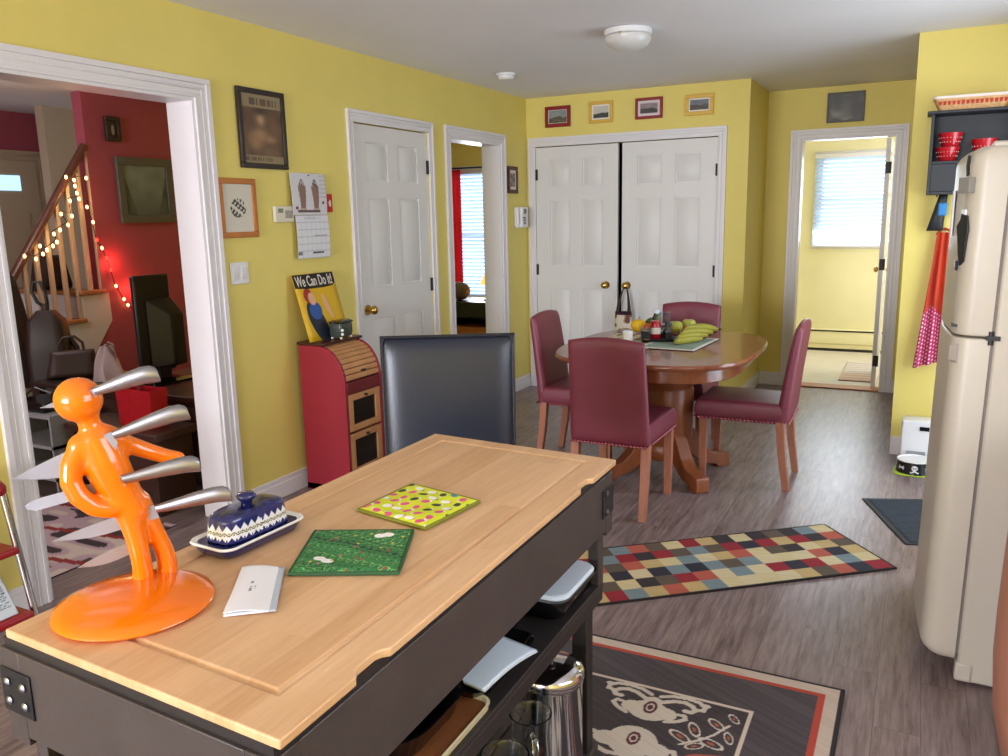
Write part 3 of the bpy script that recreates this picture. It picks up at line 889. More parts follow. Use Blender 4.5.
# folded leaflet
lf = thing('leaflet', 'folded white leaflet lying beside the orange base', 'leaflet', (2.12, .9, ZT))
cs = [(2.140, .812), (2.204, .855), (2.107, .984), (2.040, .954)]
def lp(u, v, lift):
    x = (cs[0][0]*(1-u)+cs[1][0]*u)*(1-v)+(cs[3][0]*(1-u)+cs[2][0]*u)*v
    y = (cs[0][1]*(1-u)+cs[1][1]*u)*(1-v)+(cs[3][1]*(1-u)+cs[2][1]*u)*v
    return (x-2.12, y-.9, .001+lift)
def leaf_col(u, v):
    if .40 < u < .47 and .40 < v < .62 and hsh(int(v*90)) > .35: return (120, 124, 140)
    if .52 < u < .56 and .42 < v < .52 and hsh(int(v*90), 2) > .5: return (150, 154, 166)
    return (232, 234, 242)
paint('cover_page', 'painted_print', lambda u, v: lp(u*.86, v, .0036+.0035*math.sin(PI*u)+.006*(1-u)*max(0, .4-v)), leaf_col, 60, 60, lf, solid=.0006)
paint('back_page', 'painted_print', lambda u, v: lp(u, v, .001+.003*u), lambda u, v: (176, 186, 200) if u > .86 else (226, 230, 238), 30, 20, lf, solid=.0006)

# ---- things on the cart's shelves
ZS = .592
t = thing('casserole_dish', 'black casserole with a reflection-tinted pale lid at the far end of the cart shelf', 'casserole dish', (2.283, 1.63, ZS))
g = G(); g.loft([rrect(.085, .085, .03, .0005), rrect(.10, .105, .035, .02), rrect(.107, .112, .038, .05), rrect(.112, .118, .04, .052), rrect(.112, .118, .04, .057)]); g.done('dish', 'black_gloss', t, smooth=50)
g = G(); g.loft([rrect(.108, .106, .036, .0575), rrect(.109, .107, .036, .062), rrect(.104, .102, .034, .067), rrect(.098, .096, .03, .0672)]); g.done('lid', 'lid_sheen_cap_blue', t, smooth=40)
for s_ in (-1, 1):
    g = G(); g.tube([(-.03, s_*.118, .05), (-.026, s_*.138, .05), (0, s_*.144, .05), (.026, s_*.138, .05), (.03, s_*.118, .05)], .006, 8); g.done('handle', 'black_gloss', t)
t = thing('roasting_pan', 'black pan under a white booklet, second from the cart shelf far end', 'pan', (2.283, 1.30, ZS))
g = G(); g.loft([rrect(.075, .10, .03, .0005), rrect(.09, .118, .035, .03), rrect(.095, .125, .036, .032), rrect(.09, .12, .034, .034), rrect(.075, .10, .03, .006)]); g.done('pan', 'black_gloss', t, smooth=50)
g = G(); g.tube([(.03, .12, .03), (.028, .15, .032), (-.028, .15, .032), (-.03, .12, .03)], .005, 8); g.done('handle', 'black_gloss', t)
def bk(u, v): 
    return (-.055+.128*u+.03*v*u, -.095+.17*v-.02*u, .0022+.008*math.sin(v*PI)*(.3+.7*u)+.012*v*(1-u))
t = thing('booklet', 'pale blue booklet curling on the black pan', 'booklet', (2.30, 1.30, ZS+.036))
o = paint('cover', 'painted_print', bk, lambda u, v: (214, 230, 250) if v < .97 else (150, 170, 190), 20, 20, t, solid=.0015)
g = G(); g.grid(lambda u, v: (bk(u, v)[0]+.003, bk(u, v)[1], bk(u, v)[2]-.003), 12, 12); g.done('page', 'paper', t)
t = thing('serving_tray', 'brown tray with a cream rim under a black lid, cart shelf near end', 'tray', (2.281, .955, ZS))
g = G(); g.loft([rrect(.10, .245, .02, .0005), rrect(.10, .245, .02, .006)]); g.done('tray_base', 'board_brown', t)
g = G(); g.loft([rrect(.100, .248, .022, .0005), rrect(.102, .252, .028, .010), rrect(.104, .254, .03, .013), rrect(.099, .249, .028, .0135), rrect(.096, .244, .02, .006)], cap=False); g.done('rim', 'cream_enamel', t, smooth=50)
t = thing('pan_lid', 'glossy black pan resting inside the cream-rimmed tray', 'pan', (2.272, 1.065, ZS+.0062))
g = G(); g.loft([rrect(.06, .09, .05, 0), rrect(.072, .11, .06, .012), rrect(.088, .125, .08, .052), rrect(.091, .128, .082, .055), rrect(.086, .122, .078, .055), rrect(.06, .09, .05, .01)]); g.done('pan', 'black_gloss', t, smooth=50)
g = G(); g.loft([rrect(.075, .03, .02, 0), rrect(.08, .034, .022, .02), rrect(.07, .03, .02, .024)]); 
o = g.done('silver_dish', 'steel', loc=(2.29, .86, ZS+.0064)); tag(o, 'small silver dish at the near end of the cream-rimmed tray', 'dish')
# lower shelf
ZL = .1485
t = thing('stainless_canister', 'tall shiny stainless canister on the lower cart shelf', 'canister', (2.325, 1.60, ZL))
g = G(); g.lathe([(0, .0005), (.07, .0005), (.074, .004), (.074, .262), (.0755, .264), (.0755, .272), (.072, .276)], seg=40); g.done('body', 'chrome', t, smooth=40)
g = G(); g.lathe([(.076, .272), (.078, .276), (.078, .288), (.073, .296), (.05, .304), (.02, .308), (0, .309)], seg=40); g.done('lid', 'chrome', t, smooth=40)
g = G(); g.lathe([(.006, .308), (.006, .318), (.013, .322), (.013, .328), (0, .331)], seg=20); g.done('knob', 'black_plastic', t)
def pitcher(x, y, lbl, r_=.042, h=.12, rz=0):
    t = thing('glass_pitcher', lbl, 'pitcher', (x, y, ZL), rz, 'glass pitchers')
    g = G(); g.lathe([(0, .001), (r_*.8, .001), (r_*.9, .006), (r_, .03), (r_*1.02, h*.45), (r_*.86, h*.75), (r_*.95, h-.006), (r_*1.0, h), (r_*.93, h), (r_*.86, h-.01), (r_*.80, h*.75), (r_*.95, h*.45), (r_*.9, .03), (0, .014)], seg=32); g.done('vessel', 'glass_clear', t, smooth=50)
    g = G(); g.tube([(r_*.86, 0, h*.90), (r_*1.45, 0, h*.93), (r_*1.85, 0, h*.78), (r_*1.75, 0, h*.58), (r_*.98, 0, h*.46)], .0065, 8); g.done('handle', 'glass_clear', t, smooth=60)
pitcher(2.335, 1.462, 'tallest clear glass pitcher, beside the stainless canister', .048, .26, -1.0)
pitcher(2.335, 1.335, 'clear glass pitcher in the middle of the lower cart shelf', .052, .24, -.9)
pitcher(2.33, 1.20, 'clear glass pitcher nearest the camera on the lower shelf', .052, .23, -1.3)
g = G(); g.lathe([(0, .001), (.06, .001), (.09, .03), (.10, .075), (.097, .075), (.086, .032), (.055, .008), (0, .006)], c=(0, 0, 0), seg=36)
o = g.done('glass_bowl', 'glass_clear', loc=(2.13, 1.42, ZL), smooth=60); tag(o, 'wide clear glass bowl behind the pitchers on the lower shelf', 'bowl')

# ================================================================== SEATING AND TABLE
def backrest_pillow(w0, w1, z0, z1, y0, lean, th, crown, p=10):
    """upholstered back: base width w0, top width w1; leans toward -y"""
    def fn(u, v, e):
        t = (v+1)/2
        w = w0+(w1-w0)*t
        z = z0+(z1-z0)*t+crown*(1-u*u)*t**4
        return (u*w/2, y0-lean*t**1.25+e*th/2*(1-.3*t), z)
    return fn
def build_chair(lbl):
    root = thing('dining_chair', lbl, 'chair', (0, 0, 0), 0, 'maroon dining chairs')
    zb, zt = .362, .47
    g = G()
    def seat(u, v, e):
        y = .03+v*.235; w = .41 if v < 0 else .41+.015*v
        z = (zb+zt)/2+e*(zt-zb)/2 + (.012*(1-u*u)*(1-v*v) if e > 0 else 0)
        return (u*w/2, y, z)
    g.pillow(seat, 30, 30, 34); s_ = g.done('seat', 'maroon_leather', root, smooth=70)
    g = G(); g.pillow(backrest_pillow(.41, .385, .362, .885, -.2, .068, .072, .022, 12), 24, 26, 14); bk_ = g.done('backrest', 'maroon_leather', root, smooth=70)
    rows = [[((-.19+.38*k/21, -.2375, .372), (.0075, .004, .0075)) for k in range(22)], [((-.185+.37*k/17, .2665, .372), (.0075, .004, .0075)) for k in range(18)]]
    for s2 in (-1, 1): rows.append([((s2*(.205+.006*k/19), -.15+.39*k/19, .372), (.004, .0075, .0075)) for k in range(20)])
    for row in rows:
        g = G()
        g.tube([row[0][0], row[-1][0]], .0022, 6)
        for c_, r_ in row: g.ball(c_, r_, 8, 5)
        g.done('nailhead_trim', 'nailhead', root)
    for s2 in (-1, 1):
        def sq(cx, cy, h, z): return [(cx-h, cy-h, z), (cx+h, cy-h, z), (cx+h, cy+h, z), (cx-h, cy+h, z)]
        g = G(); g.loft([sq(s2*.181, .215, .017, 0), sq(s2*.183, .215, .0215, .372)]); g.done('leg', 'leg_wood', root, bevel=.002)
        g = G(); g.loft([sq(s2*.181, -.235, .017, 0), sq(s2*.182, -.205, .020, .2), sq(s2*.183, -.19, .0215, .376)]); g.done('leg', 'leg_wood', root, bevel=.002)
    return root
ch = build_chair('maroon dining chair with its back to the camera at the near side of the table')
ch.location = (1.722, 3.915, 0); ch.rotation_euler = (0, 0, R(0))
for lbl, x, y, rz in (('maroon dining chair on the left of the table beside the black stool', 1.255, 4.585, -PI/2),
                      ('maroon dining chair across the table in front of the white closet doors', 1.71, 5.075, PI),
                      ('maroon dining chair on the right of the table, seen from its side', 2.235, 4.605, PI/2)):
    c = copy_tree(ch); c.location = (x, y, 0); c.rotation_euler = (0, 0, rz); c['label'] = lbl
bpy.context.view_layer.update()

# counter stool beside the cart
st = thing('counter_stool', 'tall black leather counter stool behind the butcher block', 'stool', (1.765, 2.105, .0088), R(29.5)+PI)
# local +y is the way it faces
g = G()
g.pillow(backrest_pillow(.436, .446, .60, 1.093, -.185, .04, .085, .0, 9), 34, 34, 9); g.done('backrest', 'black_leather', st, smooth=70)
P = []
for k in range(25):
    t = k/24; P.append((-.2125, -.185-.04*t**1.25+.028, .60+.493*t))
g = G()
pts = [(-.212, -.167, .62), (-.2135, -.185+.022-.02, .85), (-.2135, -.185+.02-.04, 1.07), (-.205, -.205, 1.089), (.205, -.205, 1.089), (.2135, -.185+.02-.04, 1.07), (.2135, -.185+.022-.02, .85), (.212, -.167, .62)]
g.tube(pts, .004, 8); g.done('piping', 'piping_leather', st)
g = G()
g.pillow(lambda u, v, e: (u*.215, .0+v*.205, .655+e*.05+(.01*(1-u*u)*(1-v*v) if e > 0 else 0)), 22, 22, 14); g.done('seat', 'black_leather', st, smooth=70)
for sx in (-1, 1):
    for sy, ty in ((.165, .165), (-.19, -.165)):
        g = G()
        def sq(cx, cy, h, z): return [(cx-h, cy-h, z), (cx+h, cy-h, z), (cx+h, cy+h, z), (cx-h, cy+h, z)]
        a_ = R(29.5)+PI; wx = 1.765+sx*.178*math.cos(a_)-sy*math.sin(a_)
        g.loft([sq(sx*.178, sy, .016, 0 if wx > 1.76 else -.0086), sq(sx*.18, ty, .021, .615)]); g.done('leg', 'espresso', st, bevel=.002)
for a, b in (((-.17, .165, .22), (.17, .165, .22)), ((-.17, -.18, .3), (.17, -.18, .3)), ((-.178, -.16, .26), (-.178, .15, .26)), ((.178, -.16, .26), (.178, .15, .26))):
    g = G(); g.tube([a, b], .013, 4); g.done('stretcher', 'espresso', st)

# pedestal dining table
TX, TY = 1.785, 4.425
tb = thing('dining_table', 'rounded wooden pedestal dining table with four outspread feet', 'table', (TX, TY, 0))
def sup(a, b, z, n_=3.1, seg=72):
    P = []
    for k in range(seg):
        t = 2*PI*k/seg; c, s_ = math.cos(t), math.sin(t)
        P.append((a*math.copysign(abs(c)**(2/n_), c), b*math.copysign(abs(s_)**(2/n_), s_), z))
    return P
A, B = .528, .648
g = G(); g.loft([sup(A-.02, B-.02, .728), sup(A-.006, B-.006, .732), sup(A, B, .742), sup(A, B, .752), sup(A-.006, B-.006, .76), sup(A-.012, B-.012, .76)]); g.done('table_top', 'table_wood', tb, smooth=40)
g = G(); g.loft([sup(A-.075, B-.075, .655), sup(A-.07, B-.07, .66), sup(A-.07, B-.07, .728)]); g.done('apron', 'table_wood', tb, smooth=40)
py_ = .07
g = G()
g.lathe([(.10, .09), (.13, .10), (.15, .13), (.15, .17), (.142, .19), (.15, .215), (.155, .23), (.155, .50), (.148, .515), (.155, .53), (.16, .56), (.16, .60), (.19, .63), (.20, .655)], c=(0, py_, 0), seg=40)
g.done('pedestal', 'pedestal_wood', tb, smooth=35)
for k in range(4):
    a = R(45+90*k)
    prof = [(.06, .30), (.13, .29), (.18, .24), (.235, .15), (.29, .10), (.35, .088), (.405, .084), (.412, .07), (.412, .0), (.33, .0), (.32, .018), (.26, .03), (.2, .06), (.15, .10), (.06, .12)]
    g = G(); g.prism(prof, 'xz', -.04, .04)
    g.move(lambda p: (p.x*math.cos(a)-p.y*math.sin(a), p.x*math.sin(a)+p.y*math.cos(a)+py_, p.z))
    g.done('foot', 'pedestal_wood', tb, bevel=.006)
ZTB = .7603
# ---- on the table
def cloth_col(u, v):
    e = min(u, v, 1-u, 1-v)
    if e < .02: return (206, 196, 170)
    d = math.hypot((u-.5)/1.0, v-.5)
    if abs(d-.36) < .014: return (150, 116, 76)
    if vnoise(u*9, v*9, 3) > .66: return (150, 50, 52) if hsh(int(u*9), int(v*9)) > .4 else (112, 126, 80)
    return (214, 202, 174)
t = thing('table_runner', 'cream flowered runner over the left half of the table', 'table runner', (TX, TY, ZTB))
paint('cloth', 'painted_cloth', lambda u, v: (-.38+.34*u, -.34+.66*v, .002+.001*math.sin(u*14)), cloth_col, 90, 120, t, solid=.0016)
# placemat
def pm_col(u, v):
    e = min(u*.34, v*.44, (1-u)*.34, (1-v)*.44)
    if e < .022: return (222, 222, 214)
    return mixc((126, 148, 134), (158, 176, 164), vnoise(u*30, v*40, 2))
t = thing('placemat', 'green placemat with a white border under the fruit', 'placemat', (1.862, 4.475, ZTB), R(-4))
paint('woven_mat', 'painted_cloth', lambda u, v: (-.155+.31*u, -.23+.46*v, .0055), pm_col, 60, 80, t, solid=.004)
ZM = ZTB+.0078
# dark tray with jars
t = thing('serving_tray', 'dark low tray holding the jars on the table', 'tray', (1.725, 4.53, ZM+.0001), R(20))
g = G(); g.loft([rrect(.095, .075, .03, .0003), rrect(.105, .085, .034, .014), rrect(.103, .083, .033, .014), rrect(.093, .073, .03, .004)]); g.done('tray', 'tray_dark', t, smooth=50)
ZJ = ZM+.0045
def jar(name, lbl, cat, x, y, prof, m, capp=None, capm=None, fill=None, fm=None, label=None, group=None, z=ZJ, seg=24):
    t = thing(name, lbl, cat, (x, y, z), 0, group)
    g = G(); g.lathe(prof, seg=seg); g.done('glass', m, t, smooth=45)
    if capp: g = G(); g.lathe(capp, seg=seg); g.done('cap', capm, t, smooth=45)
    if fill: g = G(); g.lathe(fill, seg=seg); g.done('contents', fm, t, smooth=45)
    if label:
        g = G(); r_, z0, z1, m_ = label
        g.loft([[(r_*math.cos(2*PI*k/seg), r_*math.sin(2*PI*k/seg), z) for k in range(seg)] for z in (z0, z1)], cap=False); g.done('paper_label', m_, t, smooth=60)
    return t
jar('jam_jar', 'red jam jar with a printed label on the dark tray', 'jar', 1.702, 4.545, [(0, .0005), (.026, .0005), (.03, .006), (.03, .07), (.026, .082), (.026, .09)], 'jam_red', [(.0275, .088), (.0275, .102), (.024, .104), (0, .104)], 'red_glaze', label=(.0304, .03, .066, 'stripe_white'))
jar('salt_shaker', 'small shaker with a silver top on the dark tray', 'shaker', 1.765, 4.585, [(0, .0005), (.022, .0005), (.024, .01), (.02, .06), (.018, .07)], 'glass_thin', [(.019, .07), (.02, .085), (.014, .096), (0, .099)], 'tray_dark', fill=[(0, .004), (.02, .004), (.018, .04), (0, .04)], fm='ceramic_white')
jar('pepper_jar', 'dark spice jar standing between red jam jar and shaker', 'jar', 1.732, 4.575, [(0, .0005), (.02, .0005), (.021, .005), (.021, .06), (.017, .068)], 'black_gloss', [(.018, .066), (.02, .07), (.02, .086), (0, .088)], 'steel')
jar('sugar_glass', 'small glass of amber food at the left of the dark tray', 'jar', 1.655, 4.505, [(0, .0005), (.024, .0005), (.027, .01), (.031, .07), (.029, .07), (.025, .01), (0, .006)], 'glass_thin', fill=[(0, .008), (.024, .008), (.027, .05), (0, .05)], fm='amber_food')
jar('clear_bottle', 'clear glass bottle with a pale cap behind the red jam jar', 'bottle', 1.645, 4.76, [(0, .0005), (.026, .0005), (.028, .008), (.028, .09), (.018, .112), (.017, .124)], 'glass_clear', [(.018, .122), (.019, .126), (.019, .142), (0, .144)], 'lid_sheen_cap_blue')
jar('drinking_glass', 'tall clear drinking glass beside the green apples', 'glass', 1.668, 4.86, [(0, .0005), (.026, .0005), (.028, .006), (.034, .13), (.032, .13), (.026, .01), (0, .008)], 'glass_thin', z=ZTB)
jar('cream_cup', 'white flowered cup at the left of the jars', 'cup', 1.572, 4.44, [(0, .0005), (.022, .0005), (.027, .006), (.029, .062), (.027, .062), (.025, .01), (0, .008)], 'ceramic_white', z=ZTB+.0032)
def fruit(name, lbl, cat, x, y, z, r_, m, sq=.92, group=None, dim=.18, stem=True):
    t = thing(name, lbl, cat, (x, y, z), 0, group)
    prof = []
    for k in range(17):
        a = PI*k/16; q = math.sin(a); zz = -math.cos(a)
        f = 1-dim*math.exp(-((abs(zz)-1)/.12)**2) if dim else 1
        prof.append((r_*q*(1+.06*zz), r_*sq*(zz*f+1)))
    g = G(); g.lathe(prof, seg=24, cap=True); g.done('flesh', m, t, smooth=80)
    if stem: g = G(); g.tube([(0, 0, r_*sq*(2-dim)-.004), (.003, .002, r_*sq*2+.006), (.006, .003, r_*sq*2+.012)], .0018, 6); g.done('stem', 'stem_brown', t)
    return t
fruit('green_apple', 'left green apple of the two in front of the far chair', 'apple', 1.735, 4.85, ZTB, .045, 'apple_green', group='green apples')
fruit('green_apple', 'right green apple of the two, perched higher and farther back', 'apple', 1.79, 4.955, ZTB+.0, .046, 'apple_green', group='green apples')
fruit('red_apple', 'red apple between the green apples and the bananas', 'apple', 1.835, 4.785, ZTB, .037, 'apple_red', group='red fruit')
fruit('tomato', 'dark red tomato at the right end of the fruit', 'tomato', 1.90, 4.80, ZTB, .034, 'tomato', group='red fruit')
fruit('lemon', 'large bright yellow round fruit behind the amber glass', 'fruit', 1.515, 4.82, ZTB, .046, 'lemon', sq=.95, dim=.05)
fruit('orange', 'orange fruit between the yellow fruit and the jars', 'fruit', 1.585, 4.80, ZTB, .036, 'orange_fruit', dim=.05)
t = thing('green_pepper', 'green pepper lying behind the orange fruit', 'pepper', (1.575, 4.92, ZTB))
g = G()
rings = []
for k in range(13):
    a = k/12; r_ = .042*math.sin(PI*min(.97, a*.93+.05))**.6
    rings.append([(-.05+.10*a, (r_*(1+.12*math.cos(3*q)))*math.cos(q), .044+(r_*(1+.12*math.cos(3*q)))*math.sin(q)) for q in [2*PI*j/20 for j in range(20)]])
g.loft(rings); g.done('flesh', 'pepper_green', t, smooth=80)
g = G(); g.tube([(.048, 0, .044), (.062, 0, .048), (.07, .004, .054)], .005, 8); g.done('stem', 'stem_brown', t)
# bananas
for k, lbl in enumerate(('front banana of the bunch on the placemat', 'second banana of the bunch, behind the front one', 'third banana of the bunch, behind the second', 'rearmost banana, at the top of the bunch')):
    t = thing('banana', lbl, 'banana', (1.915+.012*k, 4.44+.046*k, ZM), R(58-7*k), 'bananas')
    P = []
    for j in range(13):
        a = -1.0+2.0*j/12
        P.append((.118*math.sin(a), .075*(1-math.cos(a))*(-1)+.02, .019+.018*k*(.5+.5*math.cos(a*1.2))+.004*abs(a)))
    g = G(); g.tube(P, lambda q: .0225*max(.22, math.sin(PI*(.08+.86*q))**.55), 10); g.done('peel', 'banana', t, smooth=60)
    g = G(); g.tube([P[-1], (P[-1][0]+.014, P[-1][1]-.014, P[-1][2]+.006)], .0045, 6); g.done('stem', 'stem_brown', t)
# bag hanging from the closet knob
t = thing('tote_bag', 'small flowered bag hanging by dark cords from a closet door knob', 'bag', (.90, 6.36, .50))
for s_ in (-1, 1):
    g = G(); g.tube([(s_*.052, .0, .16), (s_*.045, .01, .24), (s_*.03, .03, .33), (s_*.012, .045, .395), (0, .05, .405)], lambda q: .016*(1-q)**2+.0045, 8); g.done('cord', 'ribbon', t)
def bag_col(u, v):
    if v > .88: return (46, 24, 34)
    k = vnoise(u*7, v*6, 4)
    return (222, 212, 192) if k < .5 else ((160, 140, 96) if k < .68 else (120, 70, 70))
o = paint('cloth', 'painted_cloth', lambda u, v: (.075*math.cos(2*PI*u)*(1-.1*v), .03*math.sin(2*PI*u), -.02+.22*v), bag_col, 60, 40, t, solid=.002)
g = G(); g.prism([(.075*math.cos(a*PI/8), .03*math.sin(a*PI/8)) for a in range(16)], 'xy', -.022, -.018); g.done('bag_base', 'apron_orange', t)

# ================================================================== RUGS
def rug(name, lbl, cat, c, ux, L_, W_, colf, nu, nv, hh=.007, z=0):
    """c = corner, ux = unit direction of the length, width to its left"""
    t = thing(name, lbl, cat, (c[0], c[1], z), math.atan2(ux[1], ux[0]))
    g = G(); g.box(0, L_, 0, W_, .0006, hh*.8); g.done('backing', 'espresso', t)
    paint('pile', 'painted_pile', lambda u, v: (u*L_, v*W_, hh), colf, nu, nv, t, solid=.0015)
    return t
PAL = [(150, 30, 44), (216, 200, 160), (200, 172, 118), (52, 42, 46), (186, 92, 74), (122, 140, 146), (96, 82, 68), (214, 196, 150), (42, 40, 54)]
cells = {}
rr = random.Random(12)
for i in range(20):
    for j in range(6):
        opts = [k for k in range(9) if k != cells.get((i-1, j)) and k != cells.get((i, j-1))]
        cells[(i, j)] = rr.choice(opts)
def check_col(u, v):
    L_, W_ = 1.52, .515
    e = min(u*L_, (1-u)*L_, v*W_, (1-v)*W_)
    if e < .010: return (34, 28, 30)
    i = min(17, int((u*L_-.010)/((L_-.02)/18))); j = min(5, int((v*W_-.010)/((W_-.02)/6)))
    c = PAL[cells[(i, j)]]
    return mixc(c, (0, 0, 0), .12*vnoise(u*400, v*140))
an = math.atan2(-.63, -.776)
# width runs to the left of the length direction
rug('checked_runner', 'runner rug in multicoloured checks lying aslant before the dining table', 'rug', (2.71, 3.979), (math.cos(an), math.sin(an)), 1.52, .515, check_col, 380, 130)
def ell(px, py, cx, cy, rx, ry, rot=0):
    dx, dy = px-cx, py-cy; c, s_ = math.cos(rot), math.sin(rot)
    return math.hypot((dx*c+dy*s_)/rx, (-dx*s_+dy*c)/ry)
def seg_d(px, py, pts):
    best = 9
    for (ax, ay), (bx2, by2) in zip(pts[:-1], pts[1:]):
        vx, vy = bx2-ax, by2-ay; t = max(0, min(1, ((px-ax)*vx+(py-ay)*vy)/(vx*vx+vy*vy)))
        best = min(best, math.hypot(px-ax-t*vx, py-ay-t*vy))
    return best
ARM1 = [(.0, .062), (.03, .055), (.06, .036), (.09, .03), (.115, .04), (.128, .058), (.118, .074), (.10, .072)]
ARM2 = [(.015, .03), (.05, .012), (.09, .006), (.13, .012), (.152, .03), (.15, .05), (.135, .052)]
ARM3 = [(.06, .15), (.09, .135), (.112, .115), (.105, .098), (.088, .10)]
LEAVES = ((.158, .198, .040, .017, -.5), (.128, .150, .036, .016, -1.1), (.075, .100, .034, .016, -.7), (.034, .052, .026, .012, -.9), (.07, .195, .04, .018, -.3), (.11, .225, .03, .014, .6), (.03, .15, .03, .013, -1.2))
def scroll(p, q):
    """cream scrollwork on a dark field; p from the side border, q from the end border, metres"""
    q = q % .80
    if q > .40: q = .80-q
    P = (p-.275+.275) % .55-.275; A_ = abs(P)
    # fan with a dark-eyed heart and its curling arms
    e = ell(A_, q, 0, .097, .020, .034)
    if e < 1: return 1 if .4 < e < .62 else 2
    if ell(A_, q, 0, .115, .062, .05) < 1 or ell(A_, q, .05, .112, .036, .03) < 1 or ell(A_, q, 0, .07, .03, .03) < 1: return 1
    if seg_d(A_, q, ARM1) < .0085 or seg_d(A_, q, ARM2) < .0075 or seg_d(A_, q, ARM3) < .007: return 1
    if ell(A_, q, .15, .022, .016, .010) < 1: return 1
    # the facing dome
    e = ell(A_, q, 0, .262, .019, .032)
    if e < 1: return 1 if .4 < e < .62 else 2
    if ell(A_, q, 0, .275, .072, .070) < 1 or ell(A_, q, .07, .29, .042, .032) < 1: return 1
    if seg_d(A_, q, [(.0, .345), (.05, .352), (.10, .335), (.13, .30), (.12, .275), (.10, .28)]) < .008: return 1
    # outlined leaves towards the side border
    if p < .2:
        for cx, cy, rx, ry, rot in LEAVES:
            e = ell(p, q, cx, cy, rx, ry, rot)
            if .74 < e < 1.0: return 1
            if e < .3: return 3
        if seg_d(p, q, [(.15, .235), (.10, .19), (.07, .15), (.04, .09)]) < .004: return 1
        if seg_d(p, q, [(.02, .24), (.06, .25), (.10, .265), (.14, .30)]) < .006: return 3
    return 0
RL, RW = 1.17, 1.80
def floral_col(u, v):
    # u runs away from the right edge, v toward the camera
    x, y = u*RL, v*RW
    e = min(x, RL-x, y, RW-y)
    nz = vnoise(u*RL*300, v*RW*300, 3)
    if e < .012: return (44, 40, 42)
    if e < .052: return mixc((204, 188, 174), (184, 168, 154), nz)
    if e < .072: return (176, 70, 54)
    if e < .235: return mixc((58, 52, 57), (92, 84, 88), nz)
    if e < .247: return (206, 192, 178)
    k = scroll(x-.247, y-.247)
    if k == 1: return mixc((214, 204, 194), (196, 186, 176), nz)
    if k == 2: return (92, 44, 52)
    if k == 3: return (170, 92, 72)
    return mixc((50, 44, 48), (80, 72, 75), nz)
rug('floral_rug', 'dark area rug with cream scrolls and an orange striped border', 'rug', (2.915, 2.533), (-1, 0), RL, RW, floral_col, 400, 600)
# ribbed doormat
dm = thing('doormat', 'dark blue-grey ribbed doormat beside the fridge', 'doormat', (2.847, 4.44, 0), R(20.5))
g = G(); g.box(0, .42, -.607, 0, .0006, .006); g.done('rubber_edge', 'rubber_edge', dm, bevel=.003)
g = G()
for k in range(36): g.box(.028, .392, -.585+.0157*k, -.585+.0157*k+.010, .005, .0095)
g.box(.025, .395, -.588, -.02, .004, .007); g.done('ribbed_pile', 'rubber_mat', dm)
def liv_col(u, v):
    k = (u*3.2+v*.6) % 1
    if .40 < k < .52: return (140, 40, 40)
    n_ = vnoise(u*14, v*9, 5)
    return (60, 46, 50) if n_ > .66 else ((186, 160, 170) if n_ > .3 else (206, 190, 180))
rug('living_rug', 'pale patterned rug with red stripes on the living room floor', 'rug', (-.19, 1.75), (0, 1), .945, 1.25, liv_col, 90, 120)
rug('bath_rug', 'small pale striped rug on the rear room floor by the open door', 'rug', (2.76, 7.62), (0, 1), .98, .30, lambda u, v: (206, 190, 176) if (u*9) % 1 > .45 else ((196, 150, 130) if u < .35 else (176, 170, 166)), 60, 20, z=.002)

# ================================================================== ON THE WALLS
def framed(name, lbl, wall, at, a0, a1, z0, z1, fw_, fm, colf, d=.018, tilt=0, matw=0, matc=(226, 222, 212), nu=60, nv=60, group=None, pm='painted_print'):
    """wall 'L' faces +x (a = y), wall 'F' faces -y (a = x)"""
    w, h = a1-a0, z1-z0
    loc = (at, (a0+a1)/2, z0) if wall == 'L' else ((a0+a1)/2, at, z0)
    t = thing(name, lbl, 'picture', loc, 0 if wall == 'L' else -PI/2, group)
    if tilt: t.rotation_euler[0 if wall == 'L' else 1] = R(tilt)
    g = G()
    for p0, p1, q0, q1 in ((-w/2, w/2, 0, fw_), (-w/2, w/2, h-fw_, h), (-w/2, -w/2+fw_, fw_, h-fw_), (w/2-fw_, w/2, fw_, h-fw_)):
        g.box(.001, d, p0, p1, q0, q1)
    g.done('frame', fm, t, bevel=min(.004, fw_*.2))
    iw, ih = w-2*fw_+.004, h-2*fw_+.004
    def cf(u, v):
        if matw:
            e = min(u*iw, (1-u)*iw, v*ih, (1-v)*ih)
            if e < matw: return matc
            u = (u*iw-matw)/(iw-2*matw); v = (v*ih-matw)/(ih-2*matw)
        return colf(u, v)
    paint('print', pm, lambda u, v: (d*.55, -iw/2+iw*u, fw_-.002+ih*v), cf, nu, nv, t)
    g = G(); g.box(.0012, d*.5, -iw/2, iw/2, fw_-.002, h-fw_+.002); g.done('backing', 'espresso', t)
    return t
# sepia magazine cover: plain abstract tones in place of the artwork
def sepia(u, v):
    c = mixc((84, 62, 46), (126, 98, 72), vnoise(u*5, v*6, 2))
    if v > .80: 
        c = (142, 126, 96)
        if .84 < v < .94 and .2 < u < .97 and hsh(int(u*26), 3) > .35: c = (92, 76, 58)
    elif v < .12:
        c = (138, 122, 92)
        if .04 < v < .09 and u < .7 and hsh(int(u*40), 5) > .4: c = (96, 80, 60)
    else:
        for cx, cz, sx, sz, k in ((.46, .64, .10, .09, (182, 146, 112)), (.46, .76, .16, .05, (56, 44, 36)), (.42, .42, .20, .10, (164, 128, 92)), (.70, .36, .16, .06, (158, 122, 88)), (.30, .30, .14, .12, (146, 112, 80)), (.78, .55, .10, .16, (112, 80, 58))):
            c = mixc(c, k, .95*math.exp(-((u-cx)/sx)**2-((v-cz)/sz)**2))
    return c
framed('picture_frame', 'tall dark framed sepia magazine cover, highest on the left wall', 'L', 0, 3.132, 3.466, 1.744, 2.13, .026, 'black_frame', sepia, d=.022, nu=70, nv=90)
